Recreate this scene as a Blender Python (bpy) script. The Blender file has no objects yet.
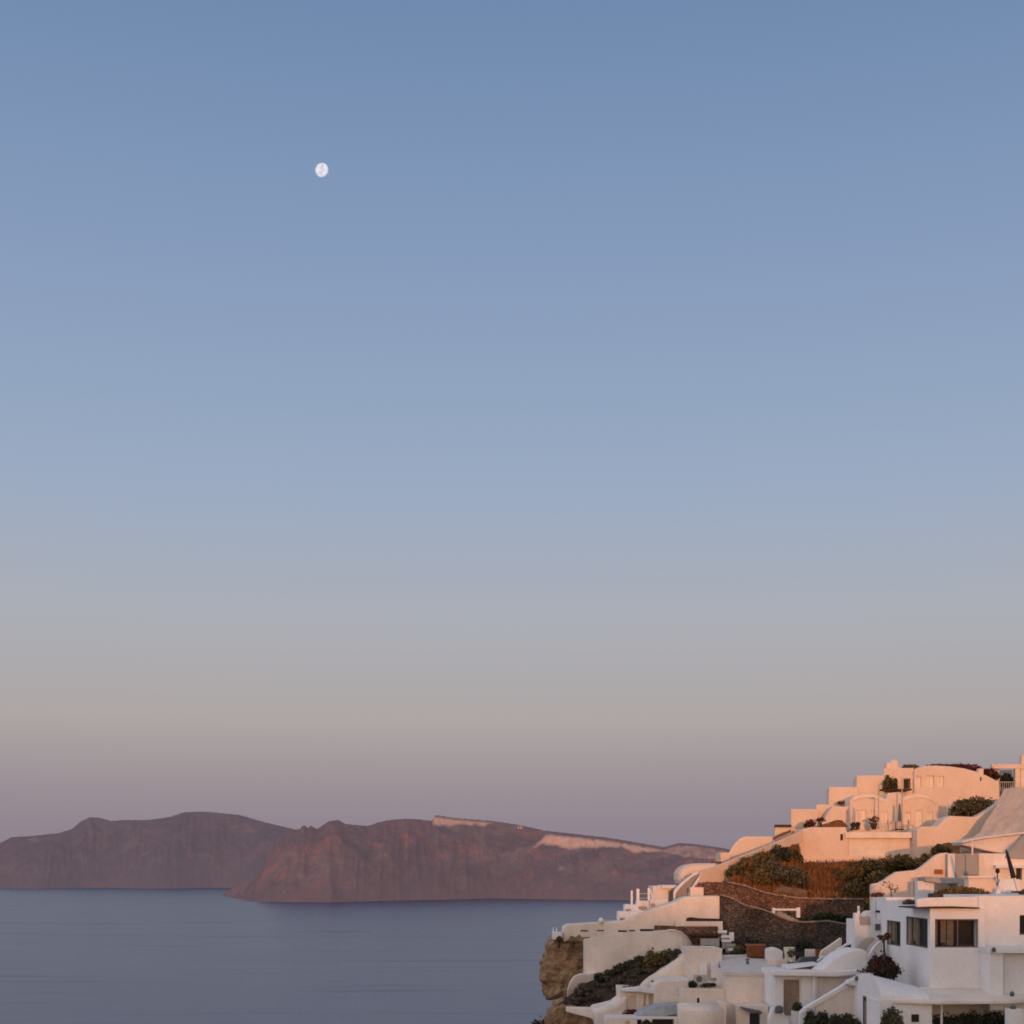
import bpy, bmesh, math, random
from mathutils import Vector, noise, Matrix
random.seed(7)
F, HC, VH = 1500.0, 70.0, 872.0            # focal length in pixels, eye height above the sea, horizon row
S = bpy.context.scene
COL = S.collection

def P(u, v, Y):                             # real point at depth Y metres that is seen at photo pixel u, v
    return Vector(((u-512)/F*Y, Y, HC-(v-VH)/F*Y))
def XU(u, Y): return (u-512)/F*Y
def ZV(v, Y): return HC-(v-VH)/F*Y
def lerp(a, b, t): return a+(b-a)*t
def interp(pts, x):
    if x <= pts[0][0]: return pts[0][1]
    for (a, b), (c, d) in zip(pts, pts[1:]):
        if x <= c: return b+(d-b)*(x-a)/(c-a)
    return pts[-1][1]
def fbm(x, y, z=0.0, o=5): return noise.fractal(Vector((x, y, z)), 1.0, 2.0, o)

# ------------------------------------------------------------------ materials
def srgb(r, g, b):
    f = lambda c: (c/255/12.92) if c/255 <= .04045 else ((c/255+.055)/1.055)**2.4
    return (f(r), f(g), f(b), 1)
class NT:
    def __init__(s, name):
        s.m = bpy.data.materials.new(name); s.m.use_nodes = True
        s.t = s.m.node_tree; s.t.nodes.clear()
        s.out = s.n('ShaderNodeOutputMaterial'); s.geo = s.n('ShaderNodeNewGeometry')
    def n(s, typ, **k):
        q = s.t.nodes.new(typ)
        for a, b in k.items(): setattr(q, a, b)
        return q
    def l(s, a, b): s.t.links.new(a, b)
    def pos(s, sc=(1, 1, 1)):
        mp = s.n('ShaderNodeMapping'); mp.inputs['Scale'].default_value = sc
        s.l(s.geo.outputs['Position'], mp.inputs['Vector']); return mp.outputs['Vector']
    def noise(s, vec, scale, detail=4, rough=.55, dist=0):
        q = s.n('ShaderNodeTexNoise'); q.inputs['Scale'].default_value = scale
        q.inputs['Detail'].default_value = detail; q.inputs['Roughness'].default_value = rough
        q.inputs['Distortion'].default_value = dist
        s.l(vec, q.inputs['Vector']); return q.outputs['Fac']
    def ramp(s, fac, stops):
        q = s.n('ShaderNodeValToRGB'); e = q.color_ramp.elements
        while len(e) < len(stops): e.new(.5)
        for el, (p, c) in zip(e, stops):
            el.position = p; el.color = c if len(c) == 4 else (*c, 1)
        s.l(fac, q.inputs['Fac']); return q.outputs['Color']
    def mix(s, fac, a, b, mode='MIX'):
        q = s.n('ShaderNodeMix', data_type='RGBA', blend_type=mode)
        for sock, val in ((q.inputs[0], fac), (q.inputs[6], a), (q.inputs[7], b)):
            if hasattr(val, 'is_linked'): s.l(val, sock)
            else: sock.default_value = val if not isinstance(val, tuple) or len(val) == 4 else (*val, 1)
        return q.outputs[2]
    def bsdf(s, color, rough=.85, height=None, bump=.3, dist=.1, spec=.25):
        b = s.n('ShaderNodeBsdfPrincipled')
        if hasattr(color, 'is_linked'): s.l(color, b.inputs['Base Color'])
        else: b.inputs['Base Color'].default_value = color if len(color) == 4 else (*color, 1)
        b.inputs['Roughness'].default_value = rough
        b.inputs['Specular IOR Level'].default_value = spec
        if height is not None:
            k = s.n('ShaderNodeBump'); k.inputs['Strength'].default_value = bump; k.inputs['Distance'].default_value = dist
            s.l(height, k.inputs['Height']); s.l(k.outputs['Normal'], b.inputs['Normal'])
        s.l(b.outputs['BSDF'], s.out.inputs['Surface']); return b

def plaster(name, c, stain=.25, rough=.9):
    n = NT(name)
    big = n.noise(n.pos(), .55, 4, .6)
    fine = n.noise(n.pos(), 5.5, 3, .6)
    streak = n.noise(n.pos((2.2, 2.2, .28)), 1.0, 4, .65, .4)
    hi = (*c, 1); k = 1-.6*stain; lo = (c[0]*k, c[1]*k*.99, c[2]*k*.97, 1)
    col = n.ramp(big, [(.3, lo), (.58, hi)])
    sm = n.ramp(streak, [(.52, (0, 0, 0, 1)), (.78, (stain, stain, stain, 1))])
    col = n.mix(sm, col, (c[0]*.62, c[1]*.58, c[2]*.54, 1))
    fm = n.ramp(fine, [(.3, (.94, .94, .94, 1)), (.7, (1.03, 1.03, 1.03, 1))])
    col = n.mix(1.0, col, fm, 'MULTIPLY')
    h = n.mix(.35, n.noise(n.pos(), 1.3, 3), fine)
    n.bsdf(col, rough, h, .55, .12, .15); return n.m
def simple(name, c, rough=.7, spec=.3, var=.25, scale=3.0, metal=0):
    n = NT(name)
    col = n.ramp(n.noise(n.pos(), scale, 4), [(.3, tuple(x*(1-var) for x in c)), (.7, tuple(x*(1+var*.5) for x in c))])
    b = n.bsdf(col, rough, spec=spec); b.inputs['Metallic'].default_value = metal; return n.m
def leafy(name, dark, light, extra=None, scale=2.3):
    n = NT(name)
    at = n.n('ShaderNodeAttribute', attribute_name='tint')
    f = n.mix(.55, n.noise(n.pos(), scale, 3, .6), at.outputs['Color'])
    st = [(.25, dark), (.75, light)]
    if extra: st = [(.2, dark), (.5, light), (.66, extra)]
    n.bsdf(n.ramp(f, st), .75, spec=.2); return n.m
def stone(name, cols, scale=2.6, mortar=(.05, .045, .04)):
    n = NT(name)
    w = n.n('ShaderNodeVectorMath', operation='ADD')
    ds = n.n('ShaderNodeTexNoise'); ds.inputs['Scale'].default_value = 3
    sc = n.n('ShaderNodeVectorMath', operation='SCALE'); sc.inputs['Scale'].default_value = .25
    n.l(n.pos(), ds.inputs['Vector']); n.l(ds.outputs['Color'], sc.inputs[0])
    n.l(n.pos((1, .6, 1.5)), w.inputs[0]); n.l(sc.outputs[0], w.inputs[1])
    v = n.n('ShaderNodeTexVoronoi'); v.inputs['Scale'].default_value = scale; n.l(w.outputs[0], v.inputs['Vector'])
    e = n.n('ShaderNodeTexVoronoi', feature='DISTANCE_TO_EDGE'); e.inputs['Scale'].default_value = scale; n.l(w.outputs[0], e.inputs['Vector'])
    sep = n.n('ShaderNodeSeparateColor'); n.l(v.outputs['Color'], sep.inputs[0])
    col = n.ramp(sep.outputs[0], [(i/(len(cols)-1), c) for i, c in enumerate(cols)])
    em = n.ramp(e.outputs['Distance'], [(.0, (0, 0, 0, 1)), (.09, (1, 1, 1, 1))])
    col = n.mix(em, mortar, col)
    col = n.mix(1.0, col, n.ramp(n.noise(n.pos(), .5, 4), [(.3, (.55, .55, .55, 1)), (.7, (1.2, 1.2, 1.2, 1))]), 'MULTIPLY')
    n.bsdf(col, .92, em, .9, .12, .15); return n.m
def earth(name, stops, scale=.8, bump=.8, fine=6.0):
    n = NT(name)
    a = n.mix(.4, n.noise(n.pos(), scale, 6, .65), n.noise(n.pos(), fine, 4, .7))
    n.bsdf(n.ramp(a, stops), .95, a, bump, .4, .1); return n.m

M = {}
M['cream'] = plaster('cream_plaster', (.80, .70, .63), .3)
M['cream2'] = plaster('pale_cream_plaster', (.80, .72, .66), .3)
M['white'] = plaster('white_plaster', (.785, .78, .80), .12)
M['bluewhite'] = plaster('bluish_white_plaster', (.74, .74, .77), .15)
M['pink'] = plaster('warm_cream_plaster', (.75, .60, .50), .15)
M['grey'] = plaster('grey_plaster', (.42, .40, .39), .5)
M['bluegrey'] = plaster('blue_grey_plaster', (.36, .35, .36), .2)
M['paving'] = plaster('pale_paving', (.50, .45, .40), .6)
M['roofing'] = plaster('pale_roof', (.66, .61, .57), .3)
M['rough'] = earth('rough_render', [(.3, (.50, .38, .30)), (.5, (.64, .50, .41)), (.7, (.74, .60, .50))], 1.1, .9, 7.0)
M['tan'] = simple('tan_paint', (.27, .20, .155))
M['shutter'] = simple('pale_shutter', (.82, .70, .60), var=.1)
M['brown'] = simple('brown_wood', (.20, .075, .03), .8)
M['darkwood'] = simple('dark_wood', (.05, .032, .024), .7)
M['frame'] = simple('grey_frame', (.16, .15, .15), .5)
M['dark'] = simple('dark_void', (.016, .014, .014), .6)
M['curtain'] = simple('beige_curtain', (.24, .185, .135), .9)
M['black'] = simple('black_fabric', (.018, .018, .022), .8)
M['slate'] = simple('slate_panel', (.09, .10, .12), .35, .5)
M['awning'] = simple('pale_blue_canvas', (.36, .40, .45), .8)
M['metal'] = simple('pale_metal', (.45, .42, .40), .45, .5)
M['terracotta'] = simple('terracotta', (.30, .10, .05), .85)
M['rope'] = simple('pale_coping', (.27, .22, .185), .9, var=.4)
M['thatch'] = earth('thatch', [(.3, (.13, .06, .025)), (.7, (.30, .15, .06))], 3)
M['lamp'] = simple('lamp_glass', (.7, .66, .6), .3)
gl = NT('dark_glass'); gl.bsdf((.02, .022, .026), .12, spec=.5); M['glass'] = gl.m
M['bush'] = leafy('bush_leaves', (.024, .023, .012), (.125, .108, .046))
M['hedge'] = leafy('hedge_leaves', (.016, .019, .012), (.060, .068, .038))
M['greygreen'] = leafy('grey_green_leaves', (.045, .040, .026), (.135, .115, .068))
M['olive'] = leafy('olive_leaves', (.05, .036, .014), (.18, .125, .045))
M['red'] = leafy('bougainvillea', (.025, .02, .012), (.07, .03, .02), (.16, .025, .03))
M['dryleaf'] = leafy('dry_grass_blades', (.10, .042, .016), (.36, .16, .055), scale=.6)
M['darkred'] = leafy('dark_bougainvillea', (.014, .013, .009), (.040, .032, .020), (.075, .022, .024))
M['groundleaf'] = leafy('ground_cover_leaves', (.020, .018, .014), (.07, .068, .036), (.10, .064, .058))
M['bark'] = simple('bark', (.07, .05, .035), .9)
M['stone'] = stone('dark_lava_stone', [(.062, .052, .048), (.11, .088, .078), (.15, .112, .094), (.08, .068, .064)], 3.6, (.095, .08, .072))
M['stonered'] = stone('brown_lava_stone', [(.11, .065, .050), (.20, .115, .080), (.27, .155, .105), (.15, .092, .070)], 3.6, (.15, .10, .08))
M['soil'] = earth('dry_soil', [(.3, (.11, .045, .018)), (.5, (.23, .095, .034)), (.7, (.34, .16, .065))], .5)
M['darksoil'] = earth('dark_soil', [(.3, (.025, .02, .016)), (.7, (.10, .07, .06))], 1.2)
M['rock'] = earth('tuff_rock', [(.36, (.11, .068, .038)), (.5, (.27, .175, .10)), (.62, (.42, .30, .195))], .5, 1.0, 2.2)
M['boulder'] = earth('pale_boulder', [(.3, (.12, .08, .06)), (.7, (.28, .2, .15))], 1.5)

# hillside: paving on the flat, rock on the steep
n = NT('hillside'); sepn = n.n('ShaderNodeSeparateXYZ'); n.l(n.geo.outputs['Normal'], sepn.inputs[0])
steep = n.ramp(sepn.outputs['Z'], [(.45, (1, 1, 1, 1)), (.7, (0, 0, 0, 1))])
big = n.mix(.4, n.noise(n.pos(), .5, 6, .65), n.noise(n.pos(), 3, 4, .7))
flat = n.ramp(big, [(.35, (.14, .11, .085)), (.6, (.36, .31, .26))])
rk = n.ramp(big, [(.3, (.09, .06, .035)), (.5, (.2, .13, .075)), (.7, (.3, .215, .135))])
n.bsdf(n.mix(steep, flat, rk), .95, big, .8, .3, .1); M['hill'] = n.m

# ------------------------------------------------------------------ object helpers
LOC = {}
def tag(o, label=None, cat=None, group=None, kind=None):
    if label: o['label'] = label
    if cat: o['category'] = cat
    if group: o['group'] = group
    if kind or cat: o['kind'] = kind or 'thing'
    return o
def link(name, bm, mat, parent=None, smooth=False, loc=None):
    origin = LOC.get(parent.name, Vector()) if parent else (loc or Vector())
    bmesh.ops.recalc_face_normals(bm, faces=bm.faces[:])
    bm.normal_update()
    bmesh.ops.translate(bm, verts=bm.verts[:], vec=-origin)
    for f in bm.faces: f.smooth = smooth
    me = bpy.data.meshes.new(name); bm.to_mesh(me); bm.free()
    me.materials.append(mat)
    o = bpy.data.objects.new(name, me); COL.objects.link(o)
    if parent: o.parent = parent; LOC[o.name] = origin
    else: o.location = origin; LOC[o.name] = origin
    return o
def thing(name, label, cat, loc, group=None):
    o = bpy.data.objects.new(name, None); COL.objects.link(o); o.location = loc; o.empty_display_size = .3
    LOC[o.name] = Vector(loc)
    return tag(o, label, cat, group)
def centre(bm):
    xs = [v.co for v in bm.verts]
    return Vector((sum(c.x for c in xs)/len(xs), sum(c.y for c in xs)/len(xs), min(c.z for c in xs)))
def solo(name, bm, mat, label, cat, group=None, smooth=False):
    return tag(link(name, bm, mat, None, smooth, centre(bm)), label, cat, group)

def addbox(bm, x0, x1, y0, y1, z0, z1):
    vs = [bm.verts.new(c) for c in ((x0,y0,z0),(x1,y0,z0),(x1,y1,z0),(x0,y1,z0),(x0,y0,z1),(x1,y0,z1),(x1,y1,z1),(x0,y1,z1))]
    for q in ((0,3,2,1),(4,5,6,7),(0,1,5,4),(1,2,6,5),(2,3,7,6),(3,0,4,7)): bm.faces.new([vs[i] for i in q])
    return vs
def bevel(bm, w=.1, seg=2):
    es = [e for e in bm.edges if len(e.link_faces) == 2 and e.calc_face_angle(0) > .5]
    if es and w > 0: bmesh.ops.bevel(bm, geom=es, offset=w, segments=seg, affect='EDGES', clamp_overlap=True, profile=.5)
    return bm
def boxuv(u0, u1, v0, v1, Y, d, bv=.1, skew=0):      # box whose front face covers the pixels u0..u1, v0..v1 at depth Y
    bm = bmesh.new(); addbox(bm, XU(u0, Y), XU(u1, Y), Y, Y+d, ZV(v1, Y), ZV(v0, Y))
    for v in bm.verts: v.co.x += skew*(v.co.y-Y)          # plan turned away from the square
    return bevel(bm, bv)
def prism(pts, Y, d, bv=.1, bm=None, skew=0):        # outline at depth Y pulled back d metres
    bm = bm or bmesh.new()
    a = [bm.verts.new(P(u, v, Y)) for u, v in pts]; b = [bm.verts.new(x.co+Vector((skew*d, d, 0))) for x in a]
    bm.faces.new(a); bm.faces.new(b[::-1]); k = len(a)
    for i in range(k): bm.faces.new((a[i], b[i], b[(i+1) % k], a[(i+1) % k]))
    bmesh.ops.recalc_face_normals(bm, faces=bm.faces[:])
    return bevel(bm, bv)
def ribbon(st, th, bv=0, bm=None, sub=1, wob=0, seed=0):   # wall through stations (u, vtop, vbottom, Y)
    bm = bm or bmesh.new(); ss = []
    for a, b in zip(st, st[1:]):
        for i in range(sub): ss.append(tuple(lerp(p, q, i/sub) for p, q in zip(a, b)))
    ss.append(st[-1]); rows = []
    for i, (u, vt, vb, Y) in enumerate(ss):
        w = wob*fbm(i*.7, seed, 0, 3) if wob else 0
        t, b = P(u, vt, Y), P(u, vb, Y); t.z += w
        rows.append([bm.verts.new(c) for c in (t, b, b+Vector((0, th, 0)), t+Vector((0, th, 0)))])
    for r, q in zip(rows, rows[1:]):
        for k in range(4): bm.faces.new((r[k], r[(k+1) % 4], q[(k+1) % 4], q[k]))
    bm.faces.new(rows[0]); bm.faces.new(rows[-1][::-1])
    bmesh.ops.recalc_face_normals(bm, faces=bm.faces[:])
    return bevel(bm, bv) if bv else bm
def loft(lines, nu=40, nv=14, amp=.15, freq=1.2, th=0):    # surface through rows of (u, v, Y) points
    bm = bmesh.new(); g = []
    def ev(line, t):
        x = t*(len(line)-1); i = min(int(x), len(line)-2); f = x-i
        return P(*line[i]).lerp(P(*line[i+1]), f)
    for j in range(nv+1):
        y = j/nv*(len(lines)-1); k = min(int(y), len(lines)-2); f = y-k; row = []
        for i in range(nu+1):
            p = ev(lines[k], i/nu).lerp(ev(lines[k+1], i/nu), f)
            if amp: p.z += amp*fbm(p.x*freq, p.y*freq, p.z*.3, 4); p.y += amp*.6*fbm(p.x*freq+9, p.z*freq, 3, 3)
            row.append(bm.verts.new(p))
        g.append(row)
    for a, b in zip(g, g[1:]):
        for i in range(nu): bm.faces.new((a[i], a[i+1], b[i+1], b[i]))
    return bm
def vault(x0, x1, y0, y1, zs, zt, zb, seg=14, zt1=None):             # barrel vault along X, springing at zs, crown at zt
    bm = bmesh.new(); prof = [(y0, zb)]
    for i in range(seg+1):
        a = math.pi*i/seg; prof.append(((y0+y1)/2-(y1-y0)/2*math.cos(a), zs+(zt-zs)*math.sin(a)))
    prof.append((y1, zb))
    a = [bm.verts.new((x0, y, z)) for y, z in prof]; b = [bm.verts.new((x1, y, z if zt1 is None or z <= zs else zs+(z-zs)*(zt1-zs)/(zt-zs))) for y, z in prof]
    bm.faces.new(a); bm.faces.new(b[::-1]); k = len(a)
    for i in range(k): bm.faces.new((a[i], b[i], b[(i+1) % k], a[(i+1) % k]))
    return bm
def cyl(bm, p, q, r0, r1=None, n=8):
    p, q = Vector(p), Vector(q); r1 = r0 if r1 is None else r1; d = (q-p).normalized()
    s = d.orthogonal().normalized(); t = d.cross(s)
    A = [bm.verts.new(p+(s*math.cos(2*math.pi*i/n)+t*math.sin(2*math.pi*i/n))*r0) for i in range(n)]
    B = [bm.verts.new(q+(s*math.cos(2*math.pi*i/n)+t*math.sin(2*math.pi*i/n))*r1) for i in range(n)]
    for i in range(n): bm.faces.new((A[i], A[(i+1) % n], B[(i+1) % n], B[i]))
    bm.faces.new(A[::-1]); bm.faces.new(B); return bm
def lathe(prof, c, n=14, bm=None):
    bm = bm or bmesh.new(); rows = []
    for r, z in prof: rows.append([bm.verts.new((c[0]+r*math.cos(2*math.pi*i/n), c[1]+r*math.sin(2*math.pi*i/n), c[2]+z)) for i in range(n)])
    for a, b in zip(rows, rows[1:]):
        for i in range(n): bm.faces.new((a[i], a[(i+1) % n], b[(i+1) % n], b[i]))
    bm.faces.new(rows[0][::-1]); bm.faces.new(rows[-1]); return bm
def cut(bm, boxes):                                         # carve real openings: boxes = (x0,x1,y0,y1,z0,z1)
    if not boxes: return bm
    ma = bpy.data.meshes.new('tmp'); bmesh.ops.recalc_face_normals(bm, faces=bm.faces[:]); bm.to_mesh(ma); bm.free()
    cb = bmesh.new()
    for b in boxes: addbox(cb, *b)
    bmesh.ops.recalc_face_normals(cb, faces=cb.faces[:])
    mb = bpy.data.meshes.new('tmp'); cb.to_mesh(mb); cb.free()
    a = bpy.data.objects.new('tmp', ma); b = bpy.data.objects.new('tmp', mb); COL.objects.link(a); COL.objects.link(b)
    md = a.modifiers.new('cut', 'BOOLEAN'); md.operation = 'DIFFERENCE'; md.solver = 'EXACT'; md.object = b
    dg = bpy.context.evaluated_depsgraph_get(); dg.update()
    res = bpy.data.meshes.new_from_object(a.evaluated_get(dg))
    out = bmesh.new(); out.from_mesh(res)
    for o in (a, b): bpy.data.objects.remove(o)
    for m in (ma, mb, res): bpy.data.meshes.remove(m)
    return out

# openings: kind, u0, u1, v0, v1 on a wall facing the camera at depth Y
def plane_bars(A, R, N, w, h, rects, depth, thick):          # boxes lying in a wall plane; rects = (x0,x1,z0,z1) in metres
    bm = bmesh.new(); Zv = Vector((0, 0, 1))
    for x0, x1, z0, z1 in rects:
        c = [A+R*x+Zv*z-N*d for d in (depth, depth+thick) for x, z in ((x0, z0), (x1, z0), (x1, z1), (x0, z1))]
        vs = [bm.verts.new(p) for p in c]
        for q in ((0,1,2,3),(7,6,5,4),(0,4,5,1),(1,5,6,2),(2,6,7,3),(3,7,4,0)): bm.faces.new([vs[i] for i in q])
    return bm
def opening(root, kind, A, R, N, w, h, dep, shallow=False):
    t = min(.07, w*.14)
    frame = [(0, t, 0, h), (w-t, w, 0, h), (t, w-t, h-t, h)]
    if kind != 'door' and kind != 'panel': frame.append((t, w-t, 0, t))
    if kind in ('door', 'tandoor', 'paledoor'):
        m = {'door': 'darkwood', 'tandoor': 'tan', 'paledoor': 'shutter'}[kind]
        d = link('door', plane_bars(A, R, N, w, h, [(t, w-t, 0, h-t)], dep-.05, .04), M[m], root)
        link('frame', plane_bars(A, R, N, w, h, frame[:3], dep-.09, .08), M['cream2' if kind != 'door' else 'frame'], d)
        link('handle', plane_bars(A, R, N, w, h, [(w-t-.14, w-t-.08, h*.44, h*.5)], dep-.1, .05), M['metal'], d)
    elif kind == 'shutters':
        wn = link('window', plane_bars(A, R, N, w, h, frame, dep-.09, .08), M['cream2'], root)
        g = .012
        for a, b in ((t, w/2-g), (w/2+g, w-t)):
            link('shutter', plane_bars(A, R, N, w, h, [(a, b, t, h-t)], dep-.06, .03), M['shutter'], wn)
    elif kind in ('dark', 'void'):
        wn = link('window', plane_bars(A, R, N, w, h, frame, dep-.12, .08), M['frame'], root)
        link('pane', plane_bars(A, R, N, w, h, [(t, w-t, t, h-t)], dep-.06, .02), M['glass' if kind == 'dark' else 'dark'], wn)
    elif kind == 'curtain':
        wn = link('window', plane_bars(A, R, N, w, h, frame+[(w*.53, w*.53+.04, t, h-t)], .12 if not shallow else .05, .07), M['frame'], root)
        link('pane', plane_bars(A, R, N, w, h, [(0, w, 0, h)], dep-.03, .02), M['dark'], wn)
        for a, b in ((.05, .13), (.2, .33), (.35, .5)):
            bars = []; k = 8
            for i in range(k):
                x0 = lerp(a, b, i/k)*w; bars.append((x0, x0+(b-a)*w/k*.8, h*.06, h*.93))
            link('curtain', plane_bars(A, R, N, w, h, bars, dep-(.25 if not shallow else .1), .05), M['curtain'], wn)
        link('table', plane_bars(A, R, N, w, h, [(w*.55, w*.95, h*.02, h*.1), (w*.2, w*.3, h*.03, h*.16)], dep-(.3 if not shallow else .16), .1), M['darkwood'], wn)
    elif kind == 'niche':
        link('niche', plane_bars(A, R, N, w, h, [(0, w, 0, h)], dep-.03, .02), M['dark'], root)
FRONT = (Vector((1, 0, 0)), Vector((0, -1, 0)))
LEFT = (Vector((0, -1, 0)), Vector((-1, 0, 0)))
def cutter_front(op, Y, d): k, u0, u1, v0, v1 = op[:5]; return (XU(u0, Y), XU(u1, Y), Y-.6, Y+d, ZV(v1, Y), ZV(v0, Y))
def put_front(root, op, Y, d):
    k, u0, u1, v0, v1 = op[:5]
    opening(root, k, P(u0, v1, Y), *FRONT, XU(u1, Y)-XU(u0, Y), ZV(v0, Y)-ZV(v1, Y), d)
def parapet(root, x0, x1, y0, y1, z, mat, h=.16, w=.26):
    bm = bmesh.new(); e = .02
    addbox(bm, x0-e, x1+e, y0-e, y0+w, z-.03, z+h); addbox(bm, x0-e, x1+e, y1-w, y1+e, z-.03, z+h)
    addbox(bm, x0-e, x0+w, y0+w, y1-w, z-.03, z+h); addbox(bm, x1-w, x1+e, y0+w, y1-w, z-.03, z+h)
    link('parapet', bevel(bm, .07, 3), mat, root)
def house(name, label, cat, bm, mat, Y, ops=(), dep=.28, loc=None, group=None, smooth=False):
    r = thing(name, label, cat, loc or centre(bm), group)
    bm = cut(bm, [cutter_front(o, Y, dep) for o in ops])
    link('wall', bm, mat, r, smooth)
    for o in ops: put_front(r, o, Y, dep)
    return r
def block(label, u0, u1, v0, v1, Y, d, mat='cream', ops=(), par=True, name='house', cat='house', bv=.22, group=None, roofmat=None, skew=0):
    r = house(name, label, cat, boxuv(u0, u1, v0, v1, Y, d, bv, skew), M[mat], Y, ops, group=group)
    if par:
        parapet(r, XU(u0, Y), XU(u1, Y), Y, Y+d, ZV(v0, Y), M[mat])
        if roofmat:
            b = bmesh.new(); addbox(b, XU(u0, Y)+.25, XU(u1, Y)-.25, Y+.25, Y+d-.25, ZV(v0, Y)-.05, ZV(v0, Y)+.04); link('roof', b, M[roofmat], r)
    return r

# foliage: thousands of small leaf faces in clumps
def leaves(clumps, n, size, flat=.0, up=.3):
    bm = bmesh.new(); tl = bm.loops.layers.float_color.new('tint')
    tot = sum(c[1]*c[2]*c[3] for c in clumps) or 1
    for (c, rx, ry, rz) in clumps:
        k = max(12, int(n*rx*ry*rz/tot)); sh = random.uniform(-.12, .12)
        for _ in range(k):
            d = Vector((random.gauss(0, 1), random.gauss(0, 1), random.gauss(0, 1))).normalized()*(random.uniform(.35, 1.05)**.6 if random.random() < .86 else random.uniform(1.0, 1.3))
            p = Vector(c)+Vector((d.x*rx, d.y*ry, d.z*rz))
            nrm = (d+Vector((random.gauss(0, .6), random.gauss(0, .6), random.gauss(up, .6)))).normalized()
            s = nrm.orthogonal().normalized(); s.rotate(Matrix.Rotation(random.uniform(0, 6.28), 3, nrm)); t = nrm.cross(s)
            w = size*random.uniform(.6, 1.3); l = w*random.uniform(1.2, 2.1)
            f = bm.faces.new([bm.verts.new(p+q) for q in (-s*w*.5, t*l*.5-s*w*.1, s*w*.5, -t*l*.5)])
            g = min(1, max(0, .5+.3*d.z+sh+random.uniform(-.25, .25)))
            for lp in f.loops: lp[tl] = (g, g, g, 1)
    return bm
def shrub(name, label, cat, u0, u1, v0, v1, Y, mat='bush', n=900, size=.16, dy=None, k=9, group=None, trunk=True, pointed=0, dm=.75):
    x0, x1, z0, z1 = XU(u0, Y), XU(u1, Y), ZV(v1, Y), ZV(v0, Y)
    w, h = x1-x0, z1-z0; dy = dy or w*.7; r = thing(name, label, cat, ((x0+x1)/2, Y, z0-.2), group)
    cl = []
    for i in range(k):
        a = random.uniform(.1, .9); b = random.uniform(.2, .8)
        dome = 1-(2*a-1)**2*dm
        rz = h*random.uniform(.20, .34); rx = max(w*random.uniform(.13, .24), rz*.5)
        if pointed: rx *= lerp(1.2, .4, b); a = .5+(a-.5)*(1-b*pointed)
        cx = min(max(x0+w*a, x0+rx*.9), x1-rx*.9); cz = z0+max(rz*.7, (h*dome-rz)*b)
        cl.append((Vector((cx, Y+random.uniform(-.35, .35)*dy, cz)), rx, dy*.3, rz))
    cl.append((Vector(((x0+x1)/2, Y, z0+h*.3)), w*.36, dy*.4, h*.33) if not pointed else (Vector(((x0+x1)/2, Y, z0+h*.16)), w*.47, dy*.4, h*.18))
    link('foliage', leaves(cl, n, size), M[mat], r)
    if trunk:
        b = bmesh.new(); base = Vector(((x0+x1)/2, Y, z0-.45))
        for i in range(4):
            c = random.choice(cl)[0]; m = base.lerp(c, .5)+Vector((random.uniform(-.1, .1), 0, .05))
            cyl(b, base, m, .05+.01*h, .035, 6); cyl(b, m, c, .035, .015, 6)
        link('stem', b, M['bark'], r)
    return r
def pot(label, u, v, Y, r=.28, h=.5, mat='terracotta', leaf='bush', fr=.4, fh=.55, group='potted plants on the terraces'):
    c = P(u, v, Y); t = thing('potted_plant', label, 'potted plant', c, group)
    link('pot', lathe([(r*.65, 0), (r*.9, h*.6), (r, h*.85), (r*1.08, h*.86), (r*1.08, h), (r*.9, h)], c), M[mat], t)
    link('foliage', leaves([(c+Vector((0, 0, h+fh*.5)), fr, fr, fh*.6), (c+Vector((fr*.4, 0, h+fh*.8)), fr*.6, fr*.6, fh*.4)], 160, .11), M[leaf], t)
    return t
def rockmesh(pts, Y, d, amp, freq, sub=4):
    bm = prism(pts, Y, d, 0); bmesh.ops.triangulate(bm, faces=bm.faces[:])
    for _ in range(sub):
        es = [e for e in bm.edges if e.calc_length() > .45]
        if not es: break
        bmesh.ops.subdivide_edges(bm, edges=es, cuts=1); bmesh.ops.triangulate(bm, faces=bm.faces[:])
    bm.normal_update()
    for v in bm.verts:
        a = fbm(v.co.x*freq, v.co.y*freq, v.co.z*freq*1.3, 5)+.5*abs(fbm(v.co.x*freq*.4+4, v.co.y*freq*.4, v.co.z*freq*2, 3))
        a += .45*(1-abs(noise.noise(Vector((v.co.x*freq*3.2, v.co.y*freq*3.2, v.co.z*freq*1.6)))*2.2))-.2     # fractures
        v.co += v.normal*amp*a
    return bm
# ------------------------------------------------------------------ sun, sky, camera
SUN_EL, SUN_AZ = math.radians(2.0), math.radians(3)
SD = Vector((math.sin(SUN_AZ)*math.cos(SUN_EL), -math.cos(SUN_AZ)*math.cos(SUN_EL), math.sin(SUN_EL)))   # towards the sun
sl = bpy.data.lights.new('sun', 'SUN'); sl.energy = 1.85; sl.angle = math.radians(.5); sl.color = (1, .38, .14)
so = bpy.data.objects.new('sun', sl); COL.objects.link(so); so.rotation_euler = SD.to_track_quat('Z', 'Y').to_euler(); so.location = SD*300+Vector((0, 0, 70))
W = bpy.data.worlds.new('World'); S.world = W; W.use_nodes = True
nt = W.node_tree; nt.nodes.clear()
wo = nt.nodes.new('ShaderNodeOutputWorld'); bg = nt.nodes.new('ShaderNodeBackground'); tc = nt.nodes.new('ShaderNodeTexCoord')
sx = nt.nodes.new('ShaderNodeSeparateXYZ'); nt.links.new(tc.outputs['Generated'], sx.inputs[0])
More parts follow.
